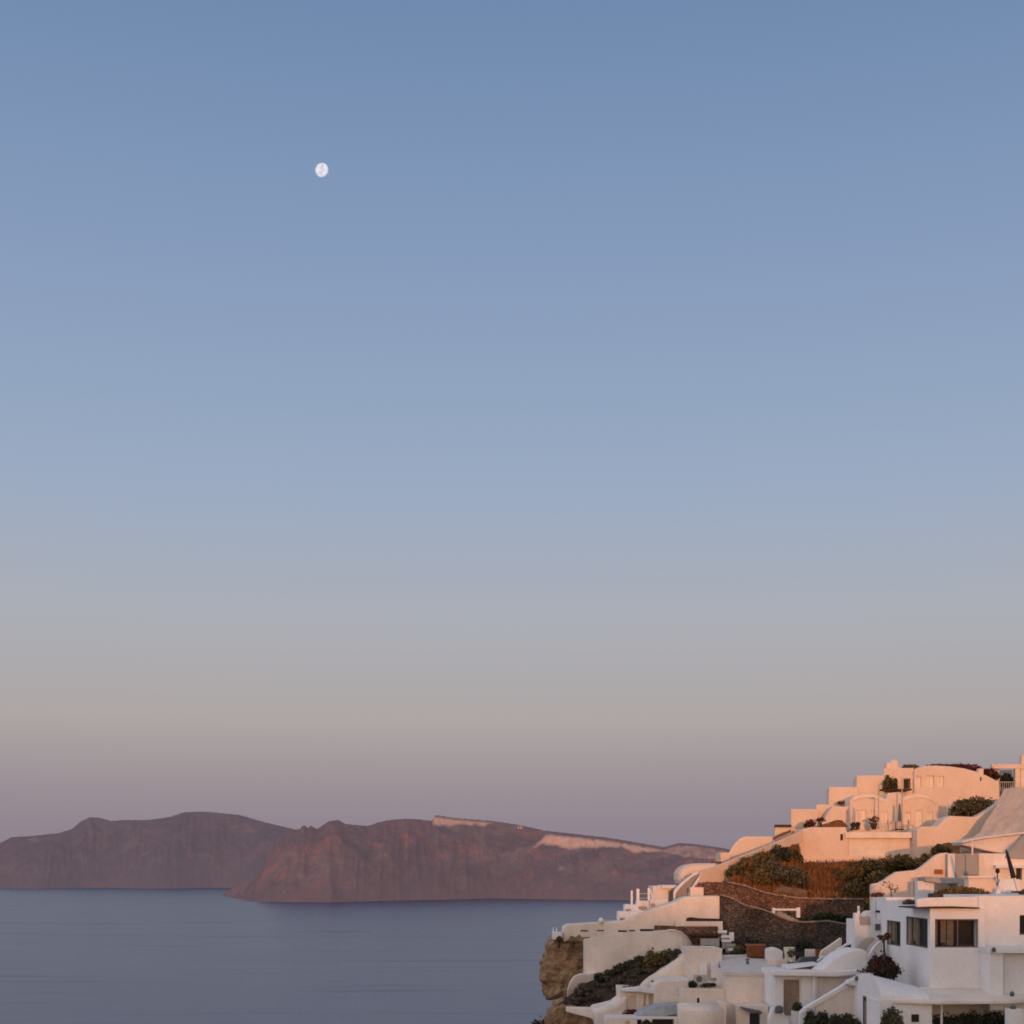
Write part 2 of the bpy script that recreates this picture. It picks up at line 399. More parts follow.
rp = nt.nodes.new('ShaderNodeValToRGB'); el = rp.color_ramp.elements
SKY = [(0.0, (128,120,134)), (.020, (142,131,142)), (.050, (152,141,148)), (.100, (174,166,164)), (.166, (171,174,182)), (.241, (156,171,194)), (.300, (146,165,192)), (.356, (138,158,189)), (.43, (125,149,183)), (.503, (111,138,174)), (.66, (140,154,180)), (1.0, (150,160,180))]
while len(el) < len(SKY): el.new(.5)
for e, (p, c) in zip(el, SKY): e.position = p; e.color = srgb(*c)
rp.color_ramp.interpolation = 'B_SPLINE' if False else 'LINEAR'
nt.links.new(sx.outputs['Z'], rp.inputs['Fac'])
# sunrise side of the sky: the physical sky towards the sun
st = nt.nodes.new('ShaderNodeTexSky'); st.sky_type = 'NISHITA'; st.sun_disc = False; st.sun_elevation = SUN_EL
st.sun_rotation = math.pi-SUN_AZ; st.air_density = 1.0; st.dust_density = 1.5; st.ozone_density = 2.0
dt = nt.nodes.new('ShaderNodeVectorMath'); dt.operation = 'DOT_PRODUCT'; nt.links.new(tc.outputs['Generated'], dt.inputs[0]); dt.inputs[1].default_value = SD
mr = nt.nodes.new('ShaderNodeMapRange'); mr.inputs['From Min'].default_value = -.66; mr.inputs['From Max'].default_value = .35; nt.links.new(dt.outputs['Value'], mr.inputs['Value'])
sc = nt.nodes.new('ShaderNodeMix'); sc.data_type = 'RGBA'; sc.blend_type = 'MULTIPLY'; sc.inputs[0].default_value = 1
nt.links.new(st.outputs[0], sc.inputs[6]); sc.inputs[7].default_value = (.27, .27, .28, 1)
mx = nt.nodes.new('ShaderNodeMix'); mx.data_type = 'RGBA'
wa = nt.nodes.new('ShaderNodeMix'); wa.data_type = 'RGBA'; wa.blend_type = 'ADD'; wa.inputs[0].default_value = 1
nt.links.new(sc.outputs[2], wa.inputs[6]); wa.inputs[7].default_value = (.17, .16, .165, 1)
nt.links.new(mr.outputs[0], mx.inputs[0]); nt.links.new(rp.outputs[0], mx.inputs[6]); nt.links.new(wa.outputs[2], mx.inputs[7])
d2 = nt.nodes.new('ShaderNodeVectorMath'); d2.operation = 'DOT_PRODUCT'; nt.links.new(tc.outputs['Generated'], d2.inputs[0]); d2.inputs[1].default_value = Vector((-1, -.25, .22)).normalized()
m2 = nt.nodes.new('ShaderNodeMapRange'); m2.inputs['From Min'].default_value = .22; m2.inputs['From Max'].default_value = .95; nt.links.new(d2.outputs['Value'], m2.inputs['Value'])
a2 = nt.nodes.new('ShaderNodeMix'); a2.data_type = 'RGBA'; a2.blend_type = 'ADD'                       # added glow outside the view that fills the left-facing walls
nt.links.new(m2.outputs[0], a2.inputs[0]); nt.links.new(mx.outputs[2], a2.inputs[6]); a2.inputs[7].default_value = (.60, .50, .46, 1)
nt.links.new(a2.outputs[2], bg.inputs['Color']); bg.inputs['Strength'].default_value = 1.0
nt.links.new(bg.outputs[0], wo.inputs['Surface'])
cd = bpy.data.cameras.new('camera'); cam = bpy.data.objects.new('camera', cd); COL.objects.link(cam)
cam.location = (0, 0, HC); cam.rotation_euler = (math.pi/2, 0, 0); cd.sensor_width = 36; cd.lens = F/1024*36
cd.shift_y = (VH-512)/1024; cd.clip_start = 1; cd.clip_end = 90000; S.camera = cam
S.view_settings.view_transform = 'Standard'; S.view_settings.look = 'None'; S.view_settings.exposure = 0
S.cycles.max_bounces = 6; S.cycles.filter_width = 1.8

# moon: a glowing globe, sunlit phase painted into its emission, 30 km out, brighter maria-mottled surface added on top of the sky in front of it
n = NT('moon_surface'); em = n.n('ShaderNodeEmission')
ph = n.n('ShaderNodeVectorMath', operation='DOT_PRODUCT'); n.l(n.geo.outputs['Normal'], ph.inputs[0]); ph.inputs[1].default_value = Vector((-.33, -.85, -.15)).normalized()
pr = n.ramp(ph.outputs['Value'], [(.0, (0, 0, 0, 1)), (.12, (.4, .4, .4, 1)), (.4, (1, 1, 1, 1))])
mc = n.ramp(n.noise(n.pos((.008, .008, .008)), 1.0, 3), [(.40, (.38, .25, .17, 1)), (.58, (.62, .51, .40, 1))])
n.l(n.mix(1.0, mc, pr, 'MULTIPLY'), em.inputs['Color'])
bf = n.n('ShaderNodeMath', operation='SUBTRACT'); bf.inputs[0].default_value = 1; n.l(n.geo.outputs['Backfacing'], bf.inputs[1]); n.l(bf.outputs[0], em.inputs['Strength'])
tr = n.n('ShaderNodeBsdfTransparent'); ad = n.n('ShaderNodeAddShader'); n.l(em.outputs[0], ad.inputs[0]); n.l(tr.outputs[0], ad.inputs[1]); n.l(ad.outputs[0], n.out.inputs['Surface'])
bm = bmesh.new(); bmesh.ops.create_uvsphere(bm, u_segments=48, v_segments=24, radius=7.1/F*30000); mc_ = P(322.3, 170.3, 30000)
bm.faces.ensure_lookup_table()
bmesh.ops.scale(bm, verts=bm.verts[:], vec=(1, 1, .93)); bmesh.ops.translate(bm, verts=bm.verts[:], vec=mc_)
mo = link('moon', bm, n.m, None, True, mc_); tag(mo, 'pale gibbous moon high in the clear blue sky', 'moon')

# ------------------------------------------------------------------ sea
n = NT('sea_water')
w1 = n.noise(n.pos((.022, .030, 1)), 1, 6, .65, .5); w2 = n.noise(n.pos((.0011, .0026, 1)), 1, 4, .5, 1.5); w3 = n.noise(n.pos((.12, .16, 1)), 1, 5, .65)
fac = n.mix(.45, w1, w2)
w4 = n.ramp(n.noise(n.pos((.0022, .013, 1)), 1, 5, .6, 1.2), [(.56, (0, 0, 0, 1)), (.70, (.45, .45, .45, 1))])
b = n.bsdf(n.mix(w4, n.ramp(fac, [(.34, (.003, .018, .082, 1)), (.64, (.020, .040, .118, 1))]), (.008, .016, .042, 1)), .29, n.mix(.5, w3, w1), .30, 1.2, .36)
rr = n.ramp(n.mix(.5, fac, w4), [(.15, (.25, .25, .25, 1)), (.65, (.37, .37, .37, 1))]); n.l(rr, b.inputs['Roughness'])
bm = bmesh.new(); R_ = 60000
bm.faces.new([bm.verts.new(c) for c in ((-R_, -8000, 0), (R_, -8000, 0), (R_, R_, 0), (-R_, R_, 0))])
tag(link('sea', bm, n.m), kind='structure')

# ------------------------------------------------------------------ islands across the water
RB = [(-120,868),(-60,856),(-20,848),(0,843),(12,837),(32,836),(59,833),(72,829),(82,820.5),(91,817),(101,818),(111,821),(123,820),(146,820),(164,818),(173,816),(183,812.5),(197,811.6),(211,812),(240,815),(264,822),(293,829),(330,838),(380,850),(430,866),(470,886)]
RF = [(222,894),(228,890),(240,884),(255,878),(262,864),(269,852),(278,838),(286,830),(300,829),(302,826),(304.5,825),(307,828.5),(310.5,825.5),(314,827.5),(317,829),(320,827),(329,821),(338,820),(346,824),(357,825),(368,826),(379,822),(390,820),(406,818.6),(420,819.5),(433,821),(434.5,815),(439,815.6),(455,818),(493,821),(520,825),(545,830.6),(607,837.5),(664,847),(679,843),(695,844),(723,848),(760,856),(840,866),(960,884)]
BF = [(222,896),(250,901.5),(329,902.5),(384,901),(493,898.5),(560,899.5),(700,901),(960,900)]
PALE = [(430,816),(434,826),(450,827),(458,825),(485,826.5),(496,822),(500,818),(526,820),(527,850),(532,849),(542,845),(557,847),(570,850),(589,848),(623,848),(632,853),(664,852),(685,857),(712,859),(740,853),(800,856)]
def island(name, ridge, basef, Yb, D, u0, u1, mat, pale=None, seed=0, amp=60):
    bm = bmesh.new(); cl = bm.verts.layers.float_color.new('pale'); g = []
    nu, nv = int((u1-u0)/1.5), 64
    for i in range(nu+1):
        u = lerp(u0, u1, i/nu); vr = interp(ridge, u); vb = basef(u); col = []
        Y0 = F*HC/(vb-VH); Yr = Y0+D
        for j in range(nv+6):
            t = min(1, j/nv); e = j-nv
            edge = math.sin(math.pi*min(1, t))**.6
            rdg = 1-abs(noise.noise(Vector((u*.045+seed, t*.9, 2)))*2)
            rdg2 = 1-abs(noise.noise(Vector((u*.13+seed, t*1.5, 5)))*2)
            Y = lerp(Y0, Yr, t**.9)-edge*amp*(rdg*1.0+.45*rdg2+.5*fbm(u*.09, t*7, seed, 4))
            zr = ZV(vr+.5*fbm(u*.33, 1, seed, 3), Yr); z = zr*(t**.85)-(1-t)*2 if zr > 0 else -2
            z += edge*zr*.05*fbm(u*.05, t*5, seed+3, 4)
            if e > 0: Y = Yr+e*e*60; z = zr-e*e*zr*.03
            X = XU(u, Y) if e <= 0 else XU(u, Yr)
            v = bm.verts.new((X, Y, z)); pv = 0
            if pale:
                pix = VH-(z-HC)*F/Y; lo = interp(PALE, u)+1.2*fbm(u*.15, 0, 8, 3); top = vr+2.6+.8*noise.noise(Vector((u*.2, 0, 0)))
                if u < 498: top = vr+.8
                else: top = max(top, interp([(528,852),(546,834)], u))
                if pix > top and pix < lo: pv = min(1, (.32*min(pix-top, lo-pix)+.15)+.35*noise.noise(Vector((u*.22, pix*.25, 3)))) if u < 665 else .4+.4*noise.noise(Vector((u*.2, pix*.2, 3)))
                spots = .9*max(0, noise.noise(Vector((u*.09, t*4, 11)))-.55)*2
                pv = max(pv, spots)
            else: pv = max(0, noise.noise(Vector((u*.07, t*5, 21)))-.52)*1.6
            v[cl] = (pv, t, 0, 1); col.append(v)
        g.append(col)
    for a, b in zip(g, g[1:]):
        for j in range(len(a)-1): bm.faces.new((a[j], b[j], b[j+1], a[j+1]))
    return tag(link(name, bm, mat, None, False), kind='structure')
def islandmat(name, cs, pale, low, haze):
    n = NT(name); at = n.n('ShaderNodeAttribute', attribute_name='pale'); sp = n.n('ShaderNodeSeparateColor'); n.l(at.outputs['Color'], sp.inputs[0])
    a = n.noise(n.pos((.0048, .0048, .009)), 1, 9, .64, .9); f = n.noise(n.pos((.045, .045, .03)), 1, 6, .72, .4)
    mp = n.n('ShaderNodeMapping'); mp.inputs['Rotation'].default_value = (0, .5, 0); n.l(n.geo.outputs['Position'], mp.inputs['Vector'])
    gm = n.n('ShaderNodeMapping'); gm.inputs['Scale'].default_value = (.016, .004, .0035); n.l(mp.outputs['Vector'], gm.inputs['Vector'])
    gully_shade = n.noise(gm.outputs['Vector'], 1, 6, .62, .8)
    lay = n.noise(n.pos((.009, .009, .007)), 1, 6, .6, 1.2)
    c = n.ramp(n.mix(.35, a, f), [(.39, cs[0]), (.5, cs[1]), (.60, cs[2])])
    c = n.mix(n.ramp(lay, [(.50, (0, 0, 0, 1)), (.68, (.9, .9, .9, 1))]), c, cs[3])
    c = n.mix(n.ramp(gully_shade, [(.53, (0, 0, 0, 1)), (.68, (.6, .6, .6, 1))]), c, tuple(x*.55 for x in cs[0][:3])+(1,))  # gully shade painted as slanting dark streaks in the rock colour
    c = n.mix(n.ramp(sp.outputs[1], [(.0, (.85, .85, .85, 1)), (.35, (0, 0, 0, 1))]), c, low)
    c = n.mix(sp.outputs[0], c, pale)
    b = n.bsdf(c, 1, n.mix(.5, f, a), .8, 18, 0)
    e = n.n('ShaderNodeEmission'); e.inputs['Color'].default_value = haze; ad = n.n('ShaderNodeAddShader')   # distance haze painted as a constant glow on the rock
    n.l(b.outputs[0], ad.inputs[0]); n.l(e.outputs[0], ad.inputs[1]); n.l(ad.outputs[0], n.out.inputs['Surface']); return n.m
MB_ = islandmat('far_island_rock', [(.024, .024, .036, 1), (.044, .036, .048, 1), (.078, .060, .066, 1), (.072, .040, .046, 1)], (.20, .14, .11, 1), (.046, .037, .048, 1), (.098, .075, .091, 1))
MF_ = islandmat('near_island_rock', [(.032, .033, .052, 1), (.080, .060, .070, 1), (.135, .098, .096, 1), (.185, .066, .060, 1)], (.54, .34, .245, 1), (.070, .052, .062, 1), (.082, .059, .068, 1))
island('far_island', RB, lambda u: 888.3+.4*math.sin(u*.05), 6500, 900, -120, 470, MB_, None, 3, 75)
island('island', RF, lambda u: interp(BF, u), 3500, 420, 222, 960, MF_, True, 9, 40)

# unseen eastern ridge behind the viewpoint, crest shaped to cast the lower village's shade
bm = bmesh.new(); RD = 380; hz = Vector((SD.x, SD.y, 0)).normalized(); pv_ = Vector((-hz.y, hz.x, 0)); c0 = Vector((27, 88, 0))+hz*RD
top = 66.85+RD*math.tan(SUN_EL); g = []
for s in [-1800+60*i for i in range(28)]+[-120+6*i for i in range(41)]+[180+60*i for i in range(28)]:
    row = []; tp = top+min(3.2, max(0, -s-3)*.10)
    for d, k in ((-130, -.05), (-90, .35), (-45, .78), (0, 1), (70, .9), (200, .75), (500, .4), (900, -.05)):
        p = c0+pv_*s+hz*d
        z = tp*k if k < 1 else tp+(.2*fbm(s*.02, 0, 0, 3) if abs(s) < 200 else 6*abs(fbm(s*.004, 0, 0, 3)))
        if k not in (1, -.05): z = tp*k+3*fbm(p.x*.01, p.y*.01, 1, 4)-1.5
        row.append(bm.verts.new((p.x, p.y, z)))
    g.append(row)
for a, b in zip(g, g[1:]):
    for j in range(7): bm.faces.new((a[j], b[j], b[j+1], a[j+1]))
tag(link('shadow_ridge', bm, M['rock'], None, True), kind='structure')

# ------------------------------------------------------------------ hillside under the village
SKYL = [(540,1010),(560,960),(600,948),(640,945),(680,925),(700,900),(722,892),(740,880),(800,868),(860,858),(914,830),(1000,820),(1100,815),(1500,840)]
BASE = [(70,54),(80,57.5),(88,59.2),(94,60.4),(100,61.8),(104,62.8),(108,63.7),(112,64.8),(116,66),(122,68.0),(128,70),(132,71.5),(140,73),(160,74),(190,70),(240,40),(300,-5)]
def edge_x(Y): return 1.6+interp([(60,9),(88,5.2),(100,3.7),(108,3.4),(113,4.6),(120,5.5),(140,9),(170,20),(240,40)], Y)
def ground(x, y):
    z = interp(BASE, y)-interp([(10,4.6),(16,3.2),(24,1.6),(34,1.0)], x)*interp([(106,1),(112,.75),(120,.3)], y)+.25*fbm(x*.25, y*.25, 0, 4)
    u = 512+x/y*F; z = min(z, HC-(interp(SKYL, u)-VH)/F*y)
    ex = edge_x(y)+1.0*fbm(y*.12, z*.1, 4, 3); d = x-ex
    if d < 0: z = max(-6, z+d*4.5)+1.5*fbm(x*.2, y*.2, 7, 4)*min(1, -d)
    return z
bm = bmesh.new(); g = []
xs = [-20+.5*i for i in range(140)]+[50+4*i for i in range(50)]; ys = [62+.9*i for i in range(110)]+[161+6*i for i in range(26)]
for y in ys: g.append([bm.verts.new((x, y, ground(x, y))) for x in xs])
for a, b in zip(g, g[1:]):
    for j in range(len(a)-1): bm.faces.new((a[j], a[j+1], b[j+1], b[j]))
tag(link('hillside', bm, M['hill'], None, True), kind='structure')
cf = rockmesh([(556,941),(570,942),(588,941),(594,960),(600,1000),(640,1060),(720,1300),(720,1820),(480,1820),(530,1300),(550,1080),(559,1040),(561,1014),(557,1004),(550,994),(546.5,980),(549,965),(553,952)], 113, 4, .75, .38, 5)
tag(link('cliff', cf, M['rock'], None, False), kind='structure')
cf = rockmesh([(550,1014),(557,1007),(575,1006),(588,1012),(596,1024),(640,1060),(700,1400),(565,1400),(540,1060),(546,1026)], 106, 5, .4, .5, 5)
tag(link('cliff', cf, M['rock'], None, False), kind='structure')
shrub('shrub', 'dark reddish shrub on the cliff foot at the water edge of the frame', 'shrub', 530, 552, 1010, 1034, 108, 'groundleaf', 500, .18)
shrub('shrub', 'small rusty shrub under the white block on the cliff top', 'shrub', 555, 563, 934, 942, 112.6, 'olive', 160, .12, k=4)
# far white houses on the island's rim
for u, v, Y, w, h in [(518.4,826.8,3960,1.8,1.6),(521,827,3965,3.0,2.4)]:
    c = P(u, v, Y-14); bm = bmesh.new(); addbox(bm, c.x-w, c.x+w, c.y-8, c.y+8, c.z-6, c.z+h); tag(solo('far_house', bm, M['grey'], 'tiny pale house on the rim of the nearer island across the water', 'house'), group='tiny houses on the island rim')
# ------------------------------------------------------------------ hilltop, sunlit
G_H = None
# curved upper house
t = house('house', 'sunlit cream house with rounded roof crowning the hill', 'house',
  prism([(914,770),(918,767.5),(926,765.6),(936,765.4),(950,766.2),(964,768.2),(975,771),(986,775),(994,779),(1000,783),(1000,830),(914,830)], 138, 7, .15), M['pink'], 138,
  [('shutters',915.3,921.2,776,787),('shutters',926,934,775.5,787),('shutters',937,943.8,776,786.5),('niche',980,981.6,777,781)])
link('chimney', boxuv(978.5,983.5,768.5,774,138.6,.6,.06), M['pink'], t)
shrub('flowering_vine', 'dark red bougainvillea spilling over the rounded hilltop roof', 'vine', 926, 982, 759.5, 771, 141, 'red', 1700, .2, 2.0, 14)
shrub('flowering_vine', 'red bougainvillea creeping down the right end of the rounded roof', 'vine', 975, 1001, 764.5, 779, 140, 'red', 900, .2, 2.0, 9)
shrub('shrub', 'low green shrub on the hilltop roof left of the red flowers', 'shrub', 901, 922, 762.5, 769, 139.6, 'bush', 420, .18, k=6)
t = house('house', 'sunlit cream house with one dark square opening beside a green tree', 'house', boxuv(884,913.6,768,806,138.4,6,.12,.25), M['pink'], 138.4, [('void',903.5,910.5,778.5,789)], .6)
b = lathe([(.45,0),(.45,.42),(.40,.62),(.25,.78),(.05,.84)], P(894.3,768.6,139)); link('chimney', b, M['pink'], t)
link('roof_step', boxuv(886.5,891.5,762.8,768.2,138.8,1.0,.1), M['pink'], t)
shrub('tree', 'small round green tree on the ledge before the dark opening', 'tree', 883, 897.5, 771.5, 790, 137, 'bush', 950, .17)
solo('ledge', boxuv(882,912,788.8,790.4,136.6,1.8,.03), M['darkwood'], 'thin dark planter ledge under the small round tree', 'ledge')
block('plain cream house stepping down left of the round tree', 857, 884.6, 775.5, 815, 137.4, 6, 'pink', par=False, skew=.17)
block('tall plain cream house left of the arched facades', 829, 857.5, 787, 830, 135.4, 6, 'pink', par=False, skew=.17)
block('narrow cream house tucked behind the left flat-roofed box', 816.6, 830, 804.5, 832, 134.6, 4, 'pink', par=False, skew=.17)
block('flat-roofed cream box house near the top of the diagonal stair', 791, 817, 809, 836, 133, 4.5, 'pink', par=False, skew=.17)
t = block('small low cream house with a dark roof edge at the far left of the crest', 775, 791.3, 827, 845, 131.6, 4, 'pink', par=False, skew=.17)
link('roof', boxuv(774.5,791.5,824.6,827.2,131.4,4.3,.03,.17), M['darkwood'], t)
# arched double facade
t = house('house', 'sunlit cream house front with two shallow arched gables and pale doors', 'house',
  prism([(850,801),(852,797),(858,794.5),(866,793.2),(874,794),(882,797),(886.5,799),(888,793),(900,792),(903,797),(909,794.6),(916,793),(924,793.6),(931,796),(937,800),(939,803),(939,836),(850,836)], 132, 4.5, .1), M['pink'], 132,
  [('paledoor',860.8,866.2,809.5,829.5),('shutters',853.5,858.2,810,826),('shutters',869.5,874.2,810,826),('shutters',881.8,888,811,823),
   ('paledoor',915.5,922.5,810,829.5),('shutters',904.5,910.6,812,825),('shutters',926.5,932.8,812,824)], .22)
link('arch_band', ribbon([(853,799.5,801,131.9),(858,797,798.5,131.9),(866,795.6,797.2,131.9),(874,796.6,798.2,131.9),(882,800,801.5,131.9)], .12), M['cream2'], t)
link('arch_band', ribbon([(904.5,799.4,801,131.9),(909,797,798.6,131.9),(916,795.5,797.1,131.9),(924,796,797.7,131.9),(931,798.6,800.2,131.9),(937,802.4,804,131.9)], .12), M['cream2'], t)
# stair on the right of the facade
bm = bmesh.new()
for i in range(9):
    u = 939.2+i*.95; addbox(bm, XU(u, 131), XU(949.5, 131), 131, 132.5, ZV(834, 131), ZV(831-i*1.9, 131))
solo('stairs', bm, M['cream2'], 'outdoor steps rising at the right end of the arched facades', 'stairs')
bm = bmesh.new(); cyl(bm, P(948.2,816,130.5), P(948.2,804,130.5), .09)
solo('post', bm, M['shutter'], 'short pale post at the left tip of the big green bush', 'post')
shrub('bush', 'large dark green bush hanging over the sunlit wall below the hilltop house', 'bush', 951, 996, 790.5, 818, 128.5, 'bush', 3800, .17, 2.4, 14)
shrub('bush', 'thin sprig of green leaves at the right tip of the big bush', 'bush', 993, 1002, 797, 806, 129, 'bush', 180, .15, k=4)
shrub('shrub', 'tiny tilted green shrub on the cream wall above the arched front', 'shrub', 838, 851, 799, 804, 134.5, 'olive', 200, .14, k=4)
solo('parasol', prism([(822,826),(823,824.2),(833,822.4),(838,819.8),(842,820.2),(847.5,825.4),(847.5,826.8),(822,826.8)], 129.5, 1.6, .05), M['thatch'], 'low brown thatched sunshade at the left of the terrace', 'sunshade')
shrub('shrub', 'sparse dry shrub in front of the flat-roofed box house', 'shrub', 803, 816.5, 817.5, 826.5, 130, 'red', 260, .14, k=6)
shrub('shrub', 'thin dry shrub beside the sloping step left of the thatched sunshade', 'shrub', 816.5, 826.5, 815.5, 821, 130.5, 'red', 120, .13, k=5)
bm = bmesh.new(); addbox(bm, XU(836.8,134), XU(838.4,134), 133.9, 134.02, ZV(817,134), ZV(810.5,134))
solo('plaque', bevel(bm, .02), M['terracotta'], 'small ochre plaque on the cream wall above the thatched sunshade', 'plaque')
# lower-left link wall with the sloping step
solo('wall', prism([(817,829),(822,823),(829,812),(833,806.5),(850,806.5),(850,832),(817,832)], 132.6, 1.5, .1), M['pink'], 'sloping cream wall between the box house and the arched front', 'wall')

# terrace wall
YT = 128
bm = prism([(801.5,829.5),(812,827.2),(846,827),(847,832.4),(912,832.4),(914,829),(918,827.5),(918,861),(880,860),(801.5,863)], YT, 3.2, .1)
bm = cut(bm, [(XU(848,YT), XU(911,YT), YT-.5, YT+.22, ZV(856,YT), ZV(838,YT)), (XU(840.3,YT), XU(843.2,YT), YT-.5, YT+.5, ZV(840.5,YT), ZV(834,YT))])
t = thing('terrace_wall', 'long sunlit retaining wall under the arched house with one small dark niche', 'wall', P(858,862,YT))
link('wall', bm, M['pink'], t)
link('coping', boxuv(845.5,912,832.2,838,YT-.35,.5,.12), M['cream2'], t)
link('panel', boxuv(848.5,910.6,838.4,855.6,YT+.16,.05,0), M['cream'], t)  # weaker sun in the recess tinted into a greyer plaster
link('niche', boxuv(840.5,843,834.4,840.3,YT+.42,.05,0), M['dark'], t)
link('plinth', ribbon([(806,858.4,862.5,YT-.12),(880,857.8,860.6,YT-.12),(916,857.2,860.4,YT-.12)], .16), M['pink'], t)
solo('buttress', ribbon([(799,841,863,YT-.5),(803.5,838,863,YT-.5)], .6, .08), M['pink'], 'narrow cream buttress at the left corner of the terrace wall', 'buttress')
# right-hand wall that climbs to the pergola
solo('wall', prism([(917,829),(922,826.5),(938,826.5),(946,817.5),(951,815.8),(976,817),(986,811),(998,803),(1003,798),(1003,846),(962,852),(917,861)], 126.2, 2.4, .12), M['pink'], 'sunlit cream wall climbing right from the terrace beneath the big bush', 'wall')
nE, aE = Vector((-.52, -.44, .73)), P(962, 846, 123)
def PE(u, v):
    a_, b_ = (u-512)/F, -(v-VH)/F
    return (u, v, (nE.dot(aE)-nE.z*HC)/(nE.x*a_+nE.y+nE.z*b_))
bm = loft([[PE(961,847), PE(980,831), PE(998,803), PE(1004,789)], [PE(985,850), PE(1003,832), PE(1020,806), PE(1026,787)], [PE(1018,846), PE(1032,828), PE(1044,806), PE(1048,784)]], 60, 40, .16, .9)
solo('embankment', bm, M['rough'], 'steep bare rendered embankment in shade at the right edge below the pergola', 'embankment', smooth=True)
# pergola at the right edge
t = thing('pergola', 'pale pergola frame with dark greenery inside at the top right', 'pergola', P(1008,792,139))
link('beam', boxuv(992,1040,764.2,768.6,139.4,.5,.05), M['pink'], t)
link('post', boxuv(1015.4,1020.4,768.8,792,139.4,.5,.05), M['pink'], t)
link('post', boxuv(993,999.5,768.8,784,141,.4,.05), M['pink'], t)
link('wall', boxuv(1020.8,1044,768.8,794,139.6,2.5,.05), M['cream2'], t)
link('back_wall', boxuv(996,1016,770,798,144,.4,.02), M['bluegrey'], t)
bm = bmesh.new()
for i in range(8): cyl(bm, P(1000.5+i*2, 791, 139.6), P(1000.5+i*2, 782, 139.6), .03, n=5)
cyl(bm, P(1000,782,139.6), P(1015.5,782,139.6), .04)
link('railing', bm, M['metal'], t)
shrub('shrub', 'dark shrub in the shade inside the pergola', 'shrub', 1000, 1015, 769, 785, 141.5, 'hedge', 700, .17)
solo('chimney', boxuv(1021.5,1026,755,764.4,140,.6,.06), M['pink'], 'pale chimney stub above the pergola at the very right edge', 'chimney')
# lamps, parasol and pots on the terrace
def lamp_post(label, u, v0, v1, Y, arm=-3):
    r = thing('lamp_post', label, 'lamp post', P(u, v1, Y), 'lamp posts on the terrace')
    bm = bmesh.new(); cyl(bm, P(u, v1, Y), P(u, v0, Y), .07, .045); cyl(bm, P(u, v1, Y), P(u, v1-3, Y), .12, .1); link('pole', bm, M['metal'], r)
    bm = bmesh.new(); cyl(bm, P(u, v0+.4, Y), P(u+arm, v0, Y), .035); link('arm', bm, M['metal'], r)
    bm = bmesh.new(); c = P(u+arm, v0, Y); addbox(bm, c.x-.22, c.x+.22, c.y-.14, c.y+.14, c.z-.08, c.z+.02); link('lamp_head', bevel(bm, .04), M['lamp'], r)
lamp_post('tall pale lamp post before the dark opening of the upper house', 902, 776.5, 830, 130.6, 3)
lamp_post('thinner lamp post between the two arched gables', 878.5, 796.5, 829, 130.8)
def closed_parasol(label, u0, v0, u1, v1, Y, mat, lean=0, group='closed parasols'):
    r = thing('parasol', label, 'parasol', P(u1, v1, Y), group); a, b = P(u1, v1, Y), P(u0, v0, Y); b.y += lean
    bm = bmesh.new(); cyl(bm, a, b, .035); link('pole', bm, M['metal'], r)
    d = b-a; bm = bmesh.new(); cyl(bm, a+d*.32, a+d*.9, .17, .09, 10); cyl(bm, a+d*.9, a+d*.985, .09, .03, 10); link('canopy', bm, M[mat], r)
    bm = bmesh.new(); addbox(bm, a.x-.3, a.x+.3, a.y-.3, a.y+.3, a.z-.05, a.z+.06); link('base', bevel(bm, .03), M['darkwood'], r)
closed_parasol('closed slim grey parasol standing upright against the right gable', 899.6, 803, 899.6, 829.5, 130.4, 'slate')
closed_parasol('closed pale parasol at the left end of the arched house', 853.6, 807, 853.6, 829.5, 130.6, 'metal')
pot('red flowering plant in a dark pot at the left gable door', 873.8, 829.5, 130.2, .3, .5, 'darkwood', 'red', .42, .6)
pot('left of two small dark pots at the end of the terrace', 853.2, 829.8, 130, .2, .35, 'darkwood', 'hedge', .2, .25)
pot('right of two small dark pots at the end of the terrace', 857.6, 829.8, 130, .2, .35, 'darkwood', 'red', .2, .25)
def terrace_set(label, u, v, Y, cat='table', mat='metal'):
    r = thing('table', label, cat, P(u, v, Y), 'terrace tables'); c = P(u, v, Y)
    bm = bmesh.new(); lathe([(.42, .68), (.45, .70), (.45, .74), (.42, .75)], c, 14, bm); link('tabletop', bm, M[mat], r)
    bm = bmesh.new(); cyl(bm, c, c+Vector((0, 0, .69)), .04); cyl(bm, c, c+Vector((0, 0, .05)), .25, .2, 12); link('leg', bm, M['darkwood'], r)
def chair(label, u, v, Y, flip=1, mat='metal', group='terrace chairs'):
    c = P(u, v, Y); r = thing('chair', label, 'chair', c, group)
    bm = bmesh.new(); addbox(bm, c.x-.22, c.x+.22, c.y-.22, c.y+.22, c.z+.42, c.z+.46); link('seat', bevel(bm, .01), M[mat], r)
    bm = bmesh.new(); x = c.x-.22*flip; addbox(bm, x-.02, x+.02, c.y-.21, c.y+.21, c.z+.47, c.z+.88); link('backrest', bevel(bm, .01), M[mat], r)
    for a in (-1, 1):
        for b2 in (-1, 1):
            bm = bmesh.new(); cyl(bm, c+Vector((a*.19, b2*.19, 0)), c+Vector((a*.19, b2*.19, .42)), .02, n=6); link('leg', bm, M[mat], r)
terrace_set('small terrace table just left of the closed slim parasol', 895.5, 830, 130.0)
chair('terrace chair left of the slim parasol', 890.5, 830, 130, 1)
chair('terrace chair right of the slim parasol', 906, 830, 130, -1)
chair('terrace chair nearest the right gable door', 911.2, 830, 130.2, 1)

